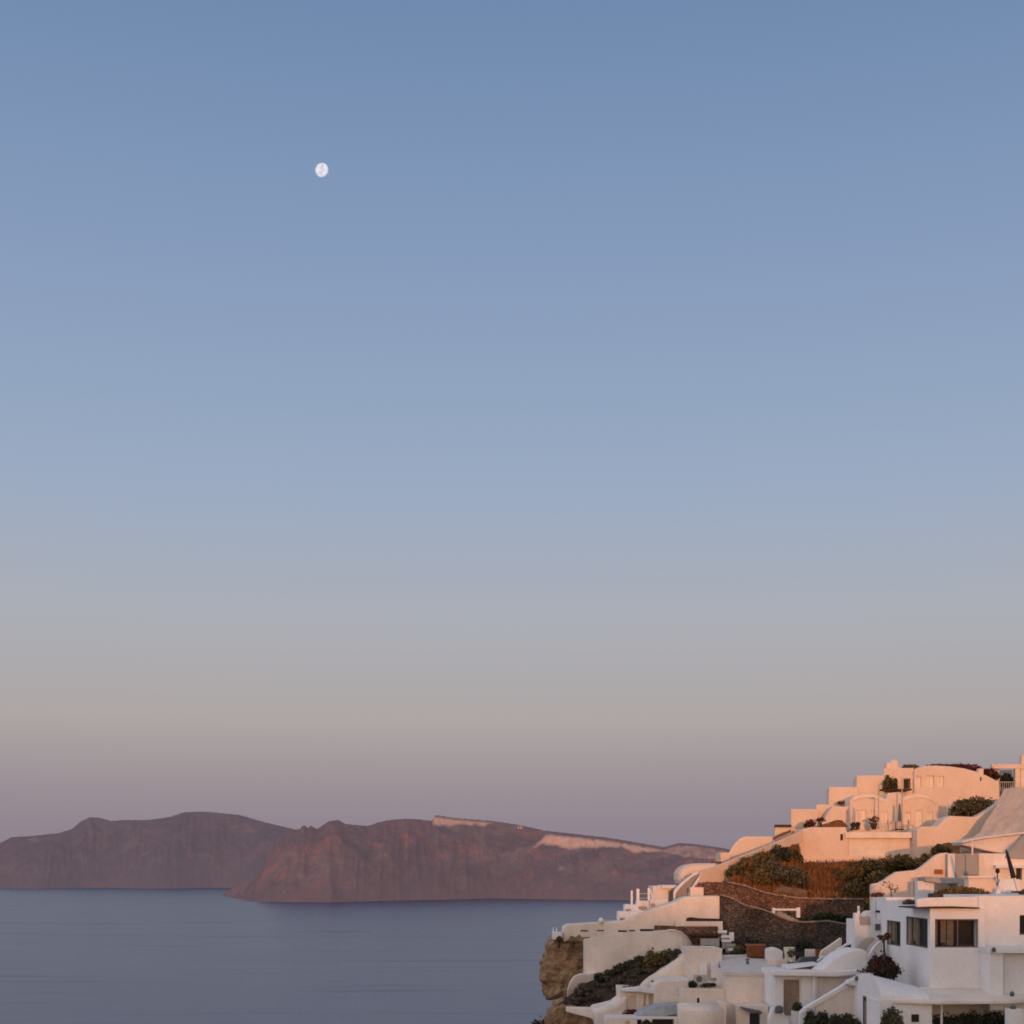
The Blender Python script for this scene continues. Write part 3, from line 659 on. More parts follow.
# diagonal stair wall
t = thing('stair_wall', 'long sunlit stair parapet slanting down left from the terrace', 'wall', P(740,870,122))
link('wall', ribbon([(699,872.5,884,117.5),(707,869.5,883,118),(728,861,882.2,119.5),(729.4,860.5,870,119.6),(760,848.5,859,122.5),(785,838.2,849.5,125.2),(799,831.5,843,127),(803,829.8,841.6,127.4)], .5, .06, wob=.03), M['pink'], t)
link('pier', boxuv(726.6,728.6,868,882.6,119.2,.5,.05), M['pink'], t)
solo('terracotta_ledge', ribbon([(771.5,838.5,841,128.6),(780,834.6,837,128.8),(791,829.6,832.5,129.2)], .5), M['brown'], 'brown tiled ledge above the upper end of the slanting stair parapet', 'ledge')
block('pale house with a sloping left roofline behind the slanting stair parapet', 745, 773, 836.4, 862, 131.5, 5, 'cream2', par=False) if False else house('house', 'pale house with a sloping left roofline behind the slanting stair parapet', 'house', prism([(729,852),(732,847),(736,842),(740,838.2),(745,836.2),(773,836.4),(773,866),(729,870)], 128, 5, .15, skew=.16), M['pink'], 128)
block('tiny cream outbuilding at the left foot of the sloping-roofed house', 720.5, 729.8, 852.6, 872, 125, 3, 'pink', par=False)
solo('terracotta_ledge', boxuv(714,721.5,861.4,863.6,123.6,2,.03), M['brown'], 'small brown tiled ledge right of the barrel-vaulted house', 'ledge')
# barrel vaulted house left
r = thing('house', 'barrel-vaulted pale pink house just left of the slanting stair parapet', 'house', P(700,885,121))
Yv = 120; prof = [(679,886),(679,874),(680.5,870.6),(683,867.6),(687,865.2),(692,863.8),(699,863.2),(716,863.2),(722,866),(722,886)]
link('wall', prism(prof, Yv, 4.5, .5), M['pink'], r, False)
# swooping curved parapet
t = thing('curved_parapet', 'shadowed stair side painted blue grey sweeping up between white rims left of the brown stone wall', 'parapet', P(683,902,117))
link('panel', ribbon([(675.5,893,904,116.6),(679,887.6,902,116.8),(683,884,899,117),(688,879.5,894.6,117.2),(693,875.6,888,117.4),(698,872.6,880,117.6)], .25), M['bluegrey'], t)  # shadowed white wall, its shade painted in as blue grey plaster
link('rim', ribbon([(673.6,893,906,116.3),(674.6,889.5,905.6,116.3),(676,888.2,893.5,116.3),(680,884.2,888,116.4),(686,879.2,882,116.5),(692,874.6,877,116.6),(698.6,871.2,873.6,116.7)], .4, .05), M['bluewhite'], t)
link('rim', ribbon([(688,893.8,899,116.6),(691,888.4,897,116.6),(695,882.4,888,116.6),(699,876.6,881,116.7),(700,875.4,879,116.7)], .4, .05), M['bluewhite'], t)
solo('terracotta_ledge', ribbon([(695,885.4,888,116.4),(704,884.8,887.6,116.4)], .8, .03), M['terracotta'], 'short terracotta ledge at the left end of the brown stone wall', 'ledge')
solo('wall', boxuv(690.5,704.6,887.4,900,115.6,1.2,.08), M['cream2'], 'small white wall block left of the brown stone wall', 'wall')

# ------------------------------------------------------------------ garden slope and lava-stone walls
UP = [(704,882,115.4),(716,882.3,115.4),(728,882.6,115.4),(745,886,115.2),(765,893.2,115),(785,896.6,115),(800,898.6,115),(830,899.4,115),(864,899.6,115)]
g1 = loft([[(729,868,120),(744,858,121),(760,852,123),(780,846,125),(798,843,127),(803,863,127.6),(830,862,127.8),(880,860,127.8),(915,859,127.6),(948,842,125.5),(960,842,125)],
           [(728,876,118),(744,872,119),(760,868,120.5),(780,867,121.5),(798,867,122.5),(803,873,123),(830,873,123.4),(880,874,123.2),(915,869,123),(948,857,121.5),(960,853,121)],
           [(728,884,115.9),(744,887.6,115.9),(760,893,115.9),(780,897.6,115.9),(798,900,115.9),(803,900.4,115.9),(830,901,115.9),(880,902,115.7),(915,897,115.5),(948,892,115.5),(960,890,115.5)]], 90, 26, .16, 1.2)
tag(link('garden_slope', g1, M['soil'], None, True), kind='structure')
t = thing('stone_wall', 'upper brown lava-stone wall below the dry orange garden', 'wall', P(780,925,115))
link('wall', ribbon([(u, v, 935 if u > 720 else 906, Y) for u, v, Y in UP], .6, sub=6, wob=.09, seed=2), M['stonered'], t)
link('coping', ribbon([(u, v-1.3, v+.1, Y-.12) for u, v, Y in UP[2:]], .8, sub=6, wob=.09, seed=2), M['rope'], t)
LOW = [(720,894.5,111.6),(728,896.6,111.6),(736,899.5,111.6),(742,903.6,111.5),(750,906.4,111.4),(762,908.8,111.3),(772,912.8,111.2),(782,917.5,111.1),(792,920.8,111),(806,922,111),(828,920.6,111),(838,922.6,111),(846,923.6,111),(854,920.6,111),(866,916.5,111)]
t = thing('stone_wall', 'lower dark lava-stone wall with a thin wavy pale coping line', 'wall', P(790,960,111))
link('wall', ribbon([(u, v, 975, Y) for u, v, Y in LOW], .6, sub=5, wob=.06, seed=4), M['stone'], t)
link('coping', ribbon([(u, v-.6, v+.8, Y-.1) for u, v, Y in LOW], .3, sub=5, wob=.06, seed=4), M['rope'], t)
# dry grass and shrubs on the slope
def on_slope(i):
    while 1:
        u = random.uniform(732, 925); v = random.uniform(846, 899)
        if v > interp([(728,868),(745,860),(800,846),(803,862),(915,860),(950,846)], u) and v < interp([(728,882),(765,893),(800,898),(925,900)], u): break
    vt = interp([(728,868),(745,858),(800,845),(803,858),(915,857)], u); vb = interp([(728,884),(765,895),(800,900),(925,902)], u)
    return u, v, lerp(interp([(728,120),(800,127),(915,127.5)], u), 115.9, min(1, max(0, (v-vt)/(vb-vt))))
bm = bmesh.new(); tl = bm.loops.layers.float_color.new('tint')
for i in range(9000):
    u, v, Y = on_slope(i); p = P(u, v, Y-.35)-Vector((0, 0, .1)); h = random.uniform(.18, .5); a = random.uniform(0, 6.28); w = random.uniform(.02, .05)
    d = Vector((math.cos(a), math.sin(a), 0)); tip = p+Vector((random.gauss(0, .12), random.gauss(0, .12), h))
    f = bm.faces.new([bm.verts.new(q) for q in (p-d*w, p+d*w, tip)]); c = random.random()
    for lp in f.loops: lp[tl] = (c, c, c, 1)
tag(link('dry_grass', bm, M['dryleaf']), 'orange dry grass covering the garden slope', 'grass', kind='stuff')
GS = 'shrubs on the garden slope'
for lab, u0, u1, v0, v1, Y, mat, nn in [
  ('low green shrub at the left foot of the slanting stair parapet', 729, 744, 863, 876, 118.3, 'bush', 700),
  ('green shrub second from the left foot of the slanting parapet', 740, 758, 855, 869, 119.6, 'olive', 800),
  ('green shrub under the middle of the slanting stair parapet', 754, 774, 849, 864, 121.2, 'olive', 900),
  ('dark green shrub under the upper end of the slanting parapet', 770, 788, 843, 860, 123, 'hedge', 900),
  ('tall thin green shrub beside the buttress corner', 783, 799, 842, 862, 124, 'bush', 800),
  ('large grey green bush filling the middle of the left garden slope', 767, 806, 859, 886, 118.6, 'greygreen', 2400),
  ('olive brown scrub left of the grey green bush', 746, 772, 866, 884, 117.6, 'olive', 1000),
  ('grey green scrub patch under the shrubs by the stair parapet', 756, 782, 856, 874, 120, 'greygreen', 1000),
  ('olive shrub at the left edge of the green thicket', 838, 862, 862, 880, 121, 'olive', 1000),
  ('broad green shrub in the thicket below the terrace wall', 852, 880, 857, 877, 121.5, 'bush', 1400),
  ('green shrub in the middle of the thicket below the terrace wall', 874, 900, 856, 872, 121.5, 'olive', 1300),
  ('taller green shrub with a pointed top in the thicket', 894, 912, 852, 868, 121, 'bush', 900),
  ('green shrub at the right end of the thicket', 906, 924, 858, 867, 120, 'olive', 600),
  ('rusty olive scrub at the lower right of the orange slope', 846, 872, 876, 899, 117.4, 'olive', 1300),
  ('sprawling green scrub above the curved sunlit wall', 866, 888, 869, 886, 117.6, 'olive', 900)]:
    shrub('shrub', lab, 'shrub', u0-2, u1+3, v0-3, v1+1, Y, mat, int(nn*1.5), .15, None, 12, GS)
shrub('shrub', 'spiky upright shrub at the foot of the right-hand wall', 'shrub', 919.5, 929, 848, 863, 121, 'olive', 380, .15, k=7, group=GS)
shrub('shrub', 'feathery green shrub on top of the curved sunlit wall', 'shrub', 932, 952.5, 840.5, 854, 119, 'olive', 950, .16, k=9, group=GS)
rb = rockmesh([(772,897),(776,889.5),(784,886.5),(794,887.5),(804,891),(806,898)], 116.4, 1.0, .18, 1.0, 3)
solo('rock', rb, M['boulder'], 'pale grey rock heap above the upper stone wall', 'rock')
shrub('shrub', 'dark green creeper at the foot of the lower stone wall', 'shrub', 733, 766, 932, 956, 110, 'hedge', 1500, .16, 1.2, 10)
shrub('shrub', 'dark round shrub before the middle of the lower stone wall', 'shrub', 797, 812, 934, 950, 109.6, 'hedge', 700, .15, 1.0)
shrub('shrub', 'low dark green strip of shrubs between the two stone walls', 'shrub', 803, 858, 909, 924, 112.6, 'hedge', 1900, .15, 1.0, 14)
shrub('shrub', 'bushy green shrub where the stone walls meet the white chapel', 'shrub', 856, 882, 898, 915, 111.4, 'olive', 900, .15, 1.2)
# little white stair landing between the walls
t = thing('stair_landing', 'small white landing with a rail between the two stone walls', 'stairs', P(788,921,112.6))
link('rail', boxuv(772.5,799,908.6,910.6,112,.2,.02), M['white'], t)
link('post', boxuv(796.6,800.2,907.6,917.6,111.9,.3,.03), M['white'], t)
link('post', boxuv(772.4,775,908,914.5,112.05,.3,.03), M['white'], t)
bm = bmesh.new()
for i in range(5): u = 777+i*3.6; addbox(bm, XU(u,112.2), XU(u+6,112.2), 112.2-i*.04, 113, ZV(924,112), ZV(912+i*1.9,112))
link('step', bm, M['grey'], t)
# ------------------------------------------------------------------ left terraces above the cliff
t = thing('terrace_wall', 'long shaded cream wall with sloping top stepping down to the cliff tip', 'wall', P(640,940,112))
st = [(562.8,929,943,114),(564,926.4,943,113.9),(568,924.8,942.5,113.9),(590,923.6,942,113.6),(612,922.4,941,113.3),(622,921,941,113.1),(630,918,940,113),(640,914,940,112.8),(655,909,938,112.5),(668,904.6,936,112.3),(678,901,934,112.1),(684,897.6,934,112),(690,896.4,934,112),(721.6,896,934,111.8)]
bm = ribbon(st, 3.0, .12, wob=.04, seed=6)
slots = [(580.5,588,930.2,931.6),(597,604,930,931.2),(618,627,930.2,932),(629,635,930,931.4),(640,654,929,931.2)]
def yw(u): return interp([(s[0], s[3]) for s in st], u)
bm = cut(bm, [(XU(a, yw(a)), XU(b, yw(a)), yw(a)-.6, yw(a)+.4, ZV(d, yw(a)), ZV(c, yw(a))) for a, b, c, d in slots])
link('wall', bm, M['cream'], t)
for a, b, c, d in slots: link('drain_slot', boxuv(a+.1, b-.1, c+.05, d-.05, yw((a+b)/2)+.32, .05, 0), M['darkwood'], t)
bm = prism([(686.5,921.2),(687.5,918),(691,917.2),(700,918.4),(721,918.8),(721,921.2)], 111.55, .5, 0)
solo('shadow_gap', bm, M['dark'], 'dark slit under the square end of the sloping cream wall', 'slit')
solo('wall', boxuv(676,722.6,921.4,926.5,111.2,.8,.06), M['cream'], 'low cream ledge wall directly above the brown stone terrace', 'wall')
solo('pillar', boxuv(717.4,722.8,926.6,940,111.2,.6,.05), M['cream2'], 'short cream pillar at the right end of the brown stone terrace', 'pillar')
solo('stone_wall', ribbon([(655,925.5,932,111.6),(672,926,940,111.3),(690,926.4,944,111),(718,926.4,946,110.9)], .5), M['stonered'], 'small brown stone terrace wall beside the curved cream wall', 'wall')
solo('wall', boxuv(701,719.4,938.8,948,110,.6,.05), M['grey'], 'low grey wall piece under the brown stone terrace', 'wall')
solo('terrace_ledge', boxuv(690,722,934.2,936,110.4,.7,.03), M['darkwood'], 'thin dark ledge across the brown stone terrace', 'ledge')
# garden steps
t = thing('stairs', 'white steps descending right beside the dark stone wall', 'stairs', P(730,950,109.5))
for i, (u0, u1, v) in enumerate([(718,727,930.5),(721.5,731,935.4),(722,731.5,939.8),(726,735.5,944),(729,738,948.4),(731,742,952.4)]):
    link('step', boxuv(u0, u1, v, v+(2.3 if i != 5 else 3.5), 110.6-i*.35, .5, .03), M['white' if i != 3 else 'grey'], t)
    link('riser', boxuv(u0+.3, u1-.2, v+2.4, v+9, 110.75-i*.35, .4, .03), M['grey'], t)
link('handrail_block', boxuv(729.8,734,932.4,941,110.2,.4,.04), M['white'], t)
shrub('shrub', 'dark green creeping shrub under the brown stone terrace', 'shrub', 694, 724, 942.5, 953, 109, 'hedge', 1000, .14, 1.0)
shrub('shrub', 'dark leafy strip right of the white garden steps', 'shrub', 716, 746, 949, 957, 108, 'hedge', 600, .13, 1.0)
shrub('shrub', 'yellowish green shrub beside the wooden planter box', 'shrub', 733, 747, 942, 954, 108.6, 'olive', 500, .13, 1.0)
# curved big retaining wall
t = thing('retaining_wall', 'big smooth curved cream retaining wall above the planted strip', 'wall', P(630,985,110))
CW = [(583.6,940,982,111.6),(586,939,982,111.3),(595,937.4,979,111.0),(610,935.6,973,110.6),(625,934,967,110.2),(640,932.6,960,109.9),(655,931,956,109.6),(668,930,955,109.3),(676,930.2,955,109.2),(682,932.4,955,109.3),(687,936.6,955,109.7),(691,942,955,110.3),(694,948.4,955,111)]
bm = ribbon(CW, .5, sub=4); bm.faces.ensure_lookup_table()
link('wall', bm, M['cream'], t, False)
link('rim', ribbon([(u, v-.5, v+1.2, Y-.1) for u, v, _, Y in CW[7:]], .7, .04, sub=3), M['cream2'], t)
link('flare', ribbon([(567.6,990,998,109.6),(570,982.6,996,109.8),(574,976.6,994,110),(580,974,990,110.3),(588,974,986,110.6),(596,972,982,110.7)], .8, .1, sub=3), M['cream2'], t)
# planted strip
g1 = loft([[(560,1001,109.2),(569,996,109.4),(586,984,109.8),(612,972,109.6),(636,960,109.2),(662,953,108.8),(690,949,108.5)],
           [(556,1008,107),(580,1008,106.4),(604,1006,105.8),(624,994,106),(646,978,106.6),(668,966,107.2),(692,952,108)]], 50, 12, .12, 1.2)
tag(link('planted_slope', g1, M['darksoil'], None, True), kind='structure')
gc = []
for i in range(70):
    s = random.random(); w = random.random()**1.3
    a = (lerp(566, 686, s), interp([(566,998),(586,985),(612,973),(636,961),(662,954),(690,950)], lerp(566, 686, s)))
    b_ = interp([(560,1006),(604,1005),(624,993),(646,977),(668,965),(692,952)], a[0])
    gc.append((P(a[0], lerp(a[1], b_, w*.9)-1, lerp(109.3, 106.4, w)), random.uniform(.25, .6), .4, random.uniform(.1, .24)))
tag(link('ground_cover', leaves(gc, 5200, .13), M['groundleaf']), 'dark green ground cover on the planted strip under the curved wall', 'ground cover', kind='stuff')
for lab, a in [('bright tufted bush at the top of the planted strip', (644,667,942,969,107.4)),('dark round bush at the right top of the planted strip', (658,679,942,966,107.2))]:
    shrub('bush', lab, 'bush', *a, 'olive' if a[0] < 650 else 'bush', 1300, .15, 1.4, 10, 'bushes at the top of the planted strip')
solo('hedge_strip', leaves([(P(u, v, 109), .45, .35, .28) for u, v in [(600,977),(610,973),(620,968),(630,964),(640,960)]], 1600, .14), M['hedge'], 'dark low hedge along the foot of the curved wall', 'hedge')
solo('kerb', ribbon([(588,1006,1007.6,106),(604,1004.5,1006,105.6),(625,991,993,105.8),(647,976.5,978,106.4),(668,964.6,966,107),(688,951.5,953,107.6)], .25), M['darksoil'], 'low brown edging between the planted strip and the lower roofs', 'kerb')
# cliff tip block with rail
t = thing('lookout', 'small white lookout block with posts at the very tip of the cliff', 'lookout', P(557,938,113.6))
link('wall', boxuv(552.4,562.4,932.6,939.5,113.4,1.6,.08), M['white'], t)
for u in (553.4, 556.6): 
    bm = bmesh.new(); cyl(bm, P(u, 933, 113.8), P(u, 927.5, 113.8), .05); link('post', bm, M['white'], t)
shrub('shrub', 'thin dry scrub along the rock just under the sloping wall', 'shrub', 563, 584, 939.5, 943, 111.9, 'olive', 200, .12, .5, k=6)
bm = lathe([(.2,0),(.21,.14),(.17,.27),(.1,.34),(.02,.37)], P(601,922.6,113.4)); 
solo('dome', bm, M['white'], 'tiny white dome peeking over the sloping cream wall', 'dome', smooth=True)
solo('parapet', boxuv(604,620,919.8,923.5,116,.3,.04), M['bluegrey'], 'low dark parapet right of the tiny white dome', 'parapet')
# white terrace with poles
t = thing('terrace', 'stepped white terrace with slender poles at the left of the village', 'terrace', P(635,920,114.5))
for a in [(618.4,630,911.5,924,114.6,2,'white'),(625,641,904.6,914,115.6,2,'white'),(630,652,911,922,114.2,1.5,'white'),(638,655,901,912,116.4,2.5,'white'),(650,668,899,914,115.8,1.2,'bluewhite')]:
    link('block', boxuv(*a[:6], .08), M[a[6]], t)
for a in [(626,631,909,911.5,115.2),(638.5,647,906.5,909.2,114.15+1.4),(620,625,918,922.5,114.4),(651,655,903.5,908.5,115.6)]:
    link('recess', boxuv(*a, .06, 0), M['slate'], t)
for u, v0, v1, w in [(631.8,890.6,912,1.0),(638,888.8,905,1.4),(648.8,888,900,1.0)]:
    link('pole', boxuv(u-w, u+w, v0, v1, 115.5, .16, .03), M['white'], t)
for v in (894, 898.5):
    bm = bmesh.new(); cyl(bm, P(638, v, 115.6), P(649, v-.6, 115.6), .035); link('rail', bm, M['metal'], t)
bm = bmesh.new(); cyl(bm, P(650, 889, 115.5), P(653, 899, 115.5), .05); link('brace', bm, M['white'], t)
t = block('cream cube house behind the poles of the white terrace', 653, 676.5, 886, 912, 118.5, 4, 'cream2', par=False)
link('panel', boxuv(668.4,675.4,890.5,908,118.4,.08,.0), M['tan'], t)
link('roof', boxuv(662,677.5,885.2,888.2,118.1,3.5,.05), M['bluewhite'], t)

# ------------------------------------------------------------------ lower village roofs
block('wide cream house with a pale roof below the white garden steps', 686, 722, 951, 990, 104.6, 4, 'cream', roofmat='roofing')
block('cream house strip behind the wide pale sloping roof in the centre', 719, 776, 955.5, 1012, 106.6, 3, 'cream', par=False)
t = block('broad blank cream house with a wide pale roof beside the tan-doored white house', 727, 775, 972.5, 1050, 99, 7, 'cream', par=False)
bm = loft([[(719,957,106.5),(745,956.2,106.5),(777,957.5,106.5)], [(722,973,98.9),(748,972.2,98.9),(776,972.4,98.9)]], 16, 10, .04, .6)
ex = bmesh.ops.extrude_face_region(bm, geom=bm.faces[:]); bmesh.ops.translate(bm, verts=[v for v in ex['geom'] if isinstance(v, bmesh.types.BMVert)], vec=(0, 0, -.2))
link('roof', bm, M['roofing'], t, False)
house('house', 'cream house with sloping left shoulder beside the planted strip', 'house', prism([(640,985),(652,976),(668,966),(682,956),(690,952),(700,952),(700,1000),(640,1000)], 105.4, 4, .35), M['cream'], 105.4)
house('house', 'pale cream house body in the middle with a stepped roof and clutter', 'house', prism([(654,984),(664,979.5),(690,979),(690,983),(722,984),(730,980),(732,1040),(654,1040)], 101.8, 3.5, .3), M['cream2'], 101.8)
t = block('low cream house with pale shuttered windows under the planted strip', 620, 664, 991.5, 1030, 102.6, 4, 'cream', [('shutters',643.5,646,994.5,1008),('shutters',649,652,994.5,1008),('shutters',630,636,996,1008)], True)
solo('canopy', prism([(622,989.8),(640,988),(660,991),(672,995),(672,996.4),(640,992),(622,991.4)], 101.9, 1.6, .03), M['bluewhite'], 'thin pale slab canopy over the shuttered cream house', 'canopy')
house('house', 'cream house with a ramped left wall above the cliff foot', 'house', prism([(592,1010),(604,1007.4),(614,1004.6),(622,998.5),(628,995),(628,1044),(600,1044)], 102.2, 4, .35), M['cream2'], 102.2)
solo('wall', ribbon([(566,1007,1012,105.2),(590,1007.5,1018,104.2),(606,1010,1026,103),(622,1012,1032,102)], .5, .08), M['cream'], 'low cream wall running from the cliff foot toward the ramped house', 'wall')
solo('awning', prism([(636,1016.4),(646,1010),(660,1006),(682,1004.4),(684,1006),(676,1014),(662,1016.8),(640,1018)], 98.6, 2.2, .03), M['awning'], 'pale blue canvas awning at the bottom of the lower village', 'awning')
t = block('cream box house right of the pale blue awning with a grey bin recess', 682, 728, 991, 1050, 99.6, 3.6, 'cream', [('niche',697,699.6,998,1007)], roofmat='roofing')
r = thing('house', 'small round-roofed cream house at the bottom edge of the village', 'house', P(700,1024,96))
link('wall', vault(XU(681,96), XU(722,96), 95.5, 98.5, ZV(1011,96), ZV(1004.5,96), ZV(1060,96)), M['cream'], r, True)
link('end_wall', boxuv(720.8,726,1002.6,1060,95.8,2.4,.4), M['cream2'], r)
t = block('narrow cream house with a dark blue doorway at the bottom edge', 736, 768, 1006, 1060, 96.4, 3, 'cream', [('dark',749.4,760,1013,1040)], par=False)
solo('awning', prism([(742,1007.4),(750,1009),(762,1011.4),(762,1014),(751,1013),(742,1008.6)], 95.6, 1.1, .02), M['slate'], 'dark small awning over the dark blue doorway', 'awning')
t = block('low white house front with dark openings at the bottom left of the village', 606, 684, 1018, 1060, 97.4, 2.4, 'cream2', [('dark',637,642,1019.5,1030),('dark',652,674,1019,1030),('shutters',625,630,1021,1032)], par=False)
shrub('shrub', 'dark leafy shrub in front of the dark opening at the bottom edge', 'shrub', 640, 655, 1016, 1028, 96.8, 'hedge', 350, .12, .5, k=6)
# roof clutter
def clutter(lab, u, v, Y, kind, grp='small things left on the flat roofs'):
    c = P(u, v, Y)
    if kind == 'chimney':
        r = thing('chimney', lab, 'chimney', c, grp); bm = bmesh.new(); addbox(bm, c.x-.22, c.x+.22, c.y-.22, c.y+.22, c.z-.3, c.z+.7); link('stack', bevel(bm, .06), M['white'], r)
        bm = bmesh.new(); addbox(bm, c.x-.28, c.x+.28, c.y-.28, c.y+.28, c.z+.7, c.z+.78); link('cap', bevel(bm, .02), M['slate'], r)
    elif kind == 'ac':
        r = thing('air_conditioner', lab, 'air conditioner', c, grp); bm = bmesh.new(); addbox(bm, c.x-.42, c.x+.42, c.y-.16, c.y+.16, c.z+.08, c.z+.62); link('casing', bevel(bm, .03), M['metal'], r)
        b = bmesh.new(); cyl(b, c+Vector((-.08, -.165, .35)), c+Vector((-.08, -.2, .35)), .2, n=14); link('fan_grille', b, M['slate'], r)
        for s in (-.3, .3): b = bmesh.new(); addbox(b, c.x+s-.03, c.x+s+.03, c.y-.15, c.y+.15, c.z, c.z+.08); link('foot', b, M['slate'], r)
    elif kind == 'vent':
        r = thing('roof_vent', lab, 'roof vent', c, grp); bm = bmesh.new(); cyl(bm, c-Vector((0, 0, .1)), c+Vector((0, 0, .35)), .1, n=10); link('pipe', bm, M['slate'], r)
        bm = bmesh.new(); cyl(bm, c+Vector((0, 0, .38)), c+Vector((0, 0, .5)), .2, .06, 10); link('cap', bm, M['slate'], r)
clutter('grey roof vent on the flat pale blue grey roof', 747.5, 965.5, 102.6, 'vent')
clutter('air conditioner standing on the roof edge above the stepped roof house', 700, 984, 101.4, 'ac')
shrub('shrub', 'dark straggly potted shrub left of the rooftop air conditioner', 'shrub', 687, 697, 977.5, 986.5, 101.3, 'hedge', 260, .12, .5, k=5)
shrub('shrub', 'flat dark shrub right of the rooftop air conditioner', 'shrub', 700, 717, 981.5, 986.5, 101, 'hedge', 240, .12, .5, k=6)
clutter('small white chimney on the low cream house with pale shutters', 655, 992, 103.6, 'chimney')
shrub('shrub', 'reddish dry shrub below the pale shuttered windows', 'shrub', 622, 640, 1006, 1015, 101.4, 'red', 420, .13, .8, k=7)
solo('cabinet', boxuv(711,719,962,978,104.2,.5,.03), M['bluewhite'], 'pale blue cabinet against the cream house below the garden steps', 'cabinet')
solo('cabinet', boxuv(700,707,964,978,104.25,.5,.03), M['white'], 'white upright cabinet left of the pale blue one', 'cabinet')
# timber box and courtyard bits
t = thing('planter_box', 'brown timber box on the pale roof in the middle of the village', 'box', P(757,957,105.6))
link('side', boxuv(748.6,765.4,945.8,957,105.6,1.0,.02), M['brown'], t)
link('lid', boxuv(747.6,766,944.6,946.2,105.5,1.2,.02), M['terracotta'], t)
for i in range(4): link('plank', boxuv(749.4,764.6,947+i*2.5,948.9+i*2.5,105.54,.05,.01), M['brown'], t)
solo('wall', prism([(766,949),(776,947.6),(783,951),(783,962),(766,962)], 105, 1.4, .08), M['white'], 'white stub wall right of the timber box', 'wall')
solo('pillar', boxuv(786,795.4,947.6,962,104.6,.9,.12), M['cream2'], 'thick cream pillar right of the white stub wall', 'pillar')
solo('wall', boxuv(769,787,959.5,974,102.6,.6,.06), M['cream'], 'low cream wall in front of the thick cream pillar', 'wall')
solo('skylight', prism([(796,964),(802,957.6),(816,956.6),(821,959),(821,964.5),(796,965.5)], 103, .8, .03), M['slate'], 'dark slate covered skylight beside the cream vault', 'skylight')
t = thing('roof_slab', 'tilted grey roof slab with a dark underside above the tan door', 'roof', P(804,968,98))
link('slab', prism([(787,966),(796,965.2),(820,963.4),(820,965),(790,969.4),(787,969)], 97.6, 2.0, .03), M['bluewhite'], t)
link('undershadow', boxuv(797,817,967.3,970,97.9,1.6,0), M['slate'], t)  # dark box stands in for the shadow under the slab
solo('wall', boxuv(807,816,949.6,962,105.4,.8,.06), M['cream2'], 'small cream wall block left of the brown gate', 'wall')
solo('gate', boxuv(815.6,819.8,949.4,960,104.9,.1,.01), M['brown'], 'small brown wooden gate below the lower dark stone wall', 'gate')
solo('wall', prism([(820,957),(822,951),(832,944.6),(841,938),(842,938),(842,950),(834,956),(820,962)], 104.4, .6, .06), M['cream'], 'slanting cream wall rising right from the brown gate', 'wall')
t = thing('stair_wall', 'wavy white stair edge with a black shadow band above the cream vault', 'wall', P(838,960,101))
WV = [(818,960.6,100.9),(823,957,101),(828,956.4,101.1),(832,953,101.2),(836,951.6,101.3),(839,948.4,101.4),(843,947,101.5),(846,944.4,101.6),(852,942.6,101.7),(857,941.4,101.8)]
link('rim', ribbon([(u, v-.4, v+1.6, Y) for u, v, Y in WV], .4, .03, sub=2), M['white'], t)
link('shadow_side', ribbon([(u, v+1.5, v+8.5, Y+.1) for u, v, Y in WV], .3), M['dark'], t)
pot('dark plant in a pale pot on the low cream wall', 792, 962, 102.2, .2, .35, 'cream2', 'greygreen', .3, .5)

# vault house with the tan door
Yh = 95
t = house('house', 'white house with a tan door, flat eave and pale vault above', 'house', boxuv(774.6,818,972,1060,Yh,5,.1), M['white'], Yh, [('tandoor',783.2,801,979,1016)], .25)
link('vault', prism([(816.5,975),(819,971),(823,967.4),(829,962.6),(835,958),(841,954),(848,950.8),(855,949),(863,949.4),(868,952),(868,975)], Yh+.4, 2.6, .4), M['white'], t)
link('eave', ribbon([(773,970.4,976,Yh-.7),(800,970.6,976.4,Yh-.7),(836,971.2,977,Yh-.7),(863,969.6,974.6,Yh-.7)], 1.2, .08), M['white'], t)
link('column', boxuv(812.6,815.4,976,1010,Yh-.35,.25,.04), M['white'], t)
link('recess_wall', boxuv(817.6,870,974,1060,Yh+.25,.3,.02), M['cream2'], t)
t = thing('stair_wall', 'sloping white stair parapet below the flat eave', 'wall', P(835,1000,91.5))
link('rim', ribbon([(804,1008,1013,91.2),(822,997.6,1003.4,91.4),(840,986.8,992.6,91.6),(856,976.6,982.6,91.8),(864,972.6,978,92)], .5, .06), M['white'], t)
link('wall', ribbon([(816,1003.5,1050,91.5),(822,1002,1050,91.5),(840,991,1050,91.7),(858,981,1050,91.9)], .3), M['cream2'], t)
solo('roof_slab', prism([(846,984),(849,980.6),(860,976.4),(872,972.4),(876,974),(866,984),(860,988),(853,986)], 91, .8, .08), M['bluewhite'], 'pale sloping slab where the stair parapet meets the vaulted porch', 'slab')
solo('chimney_pot', lathe([(.18,0),(.2,.18),(.16,.26),(.05,.3)], P(858,980.6,90.8)), M['slate'], 'small dark round vent on the slab at the top of the stair parapet', 'vent')
t = thing('topiary', 'ball-shaped potted topiary on a white pedestal beside the tan door', 'topiary', P(797,1024,93))
link('pedestal', boxuv(792.4,799.4,1011,1050,93,.4,.04), M['white'], t)
link('foliage', leaves([(P(797.2,1007,93.2), .3, .3, .3)], 420, .09), M['hedge'], t)
solo('wall', prism([(769,1018),(772,1009),(780,1006.5),(783,1012),(790,1022),(790,1050),(769,1050)], 92.5, .8, .1), M['bluewhite'], 'white slanting wall end at the bottom below the tan door', 'wall')
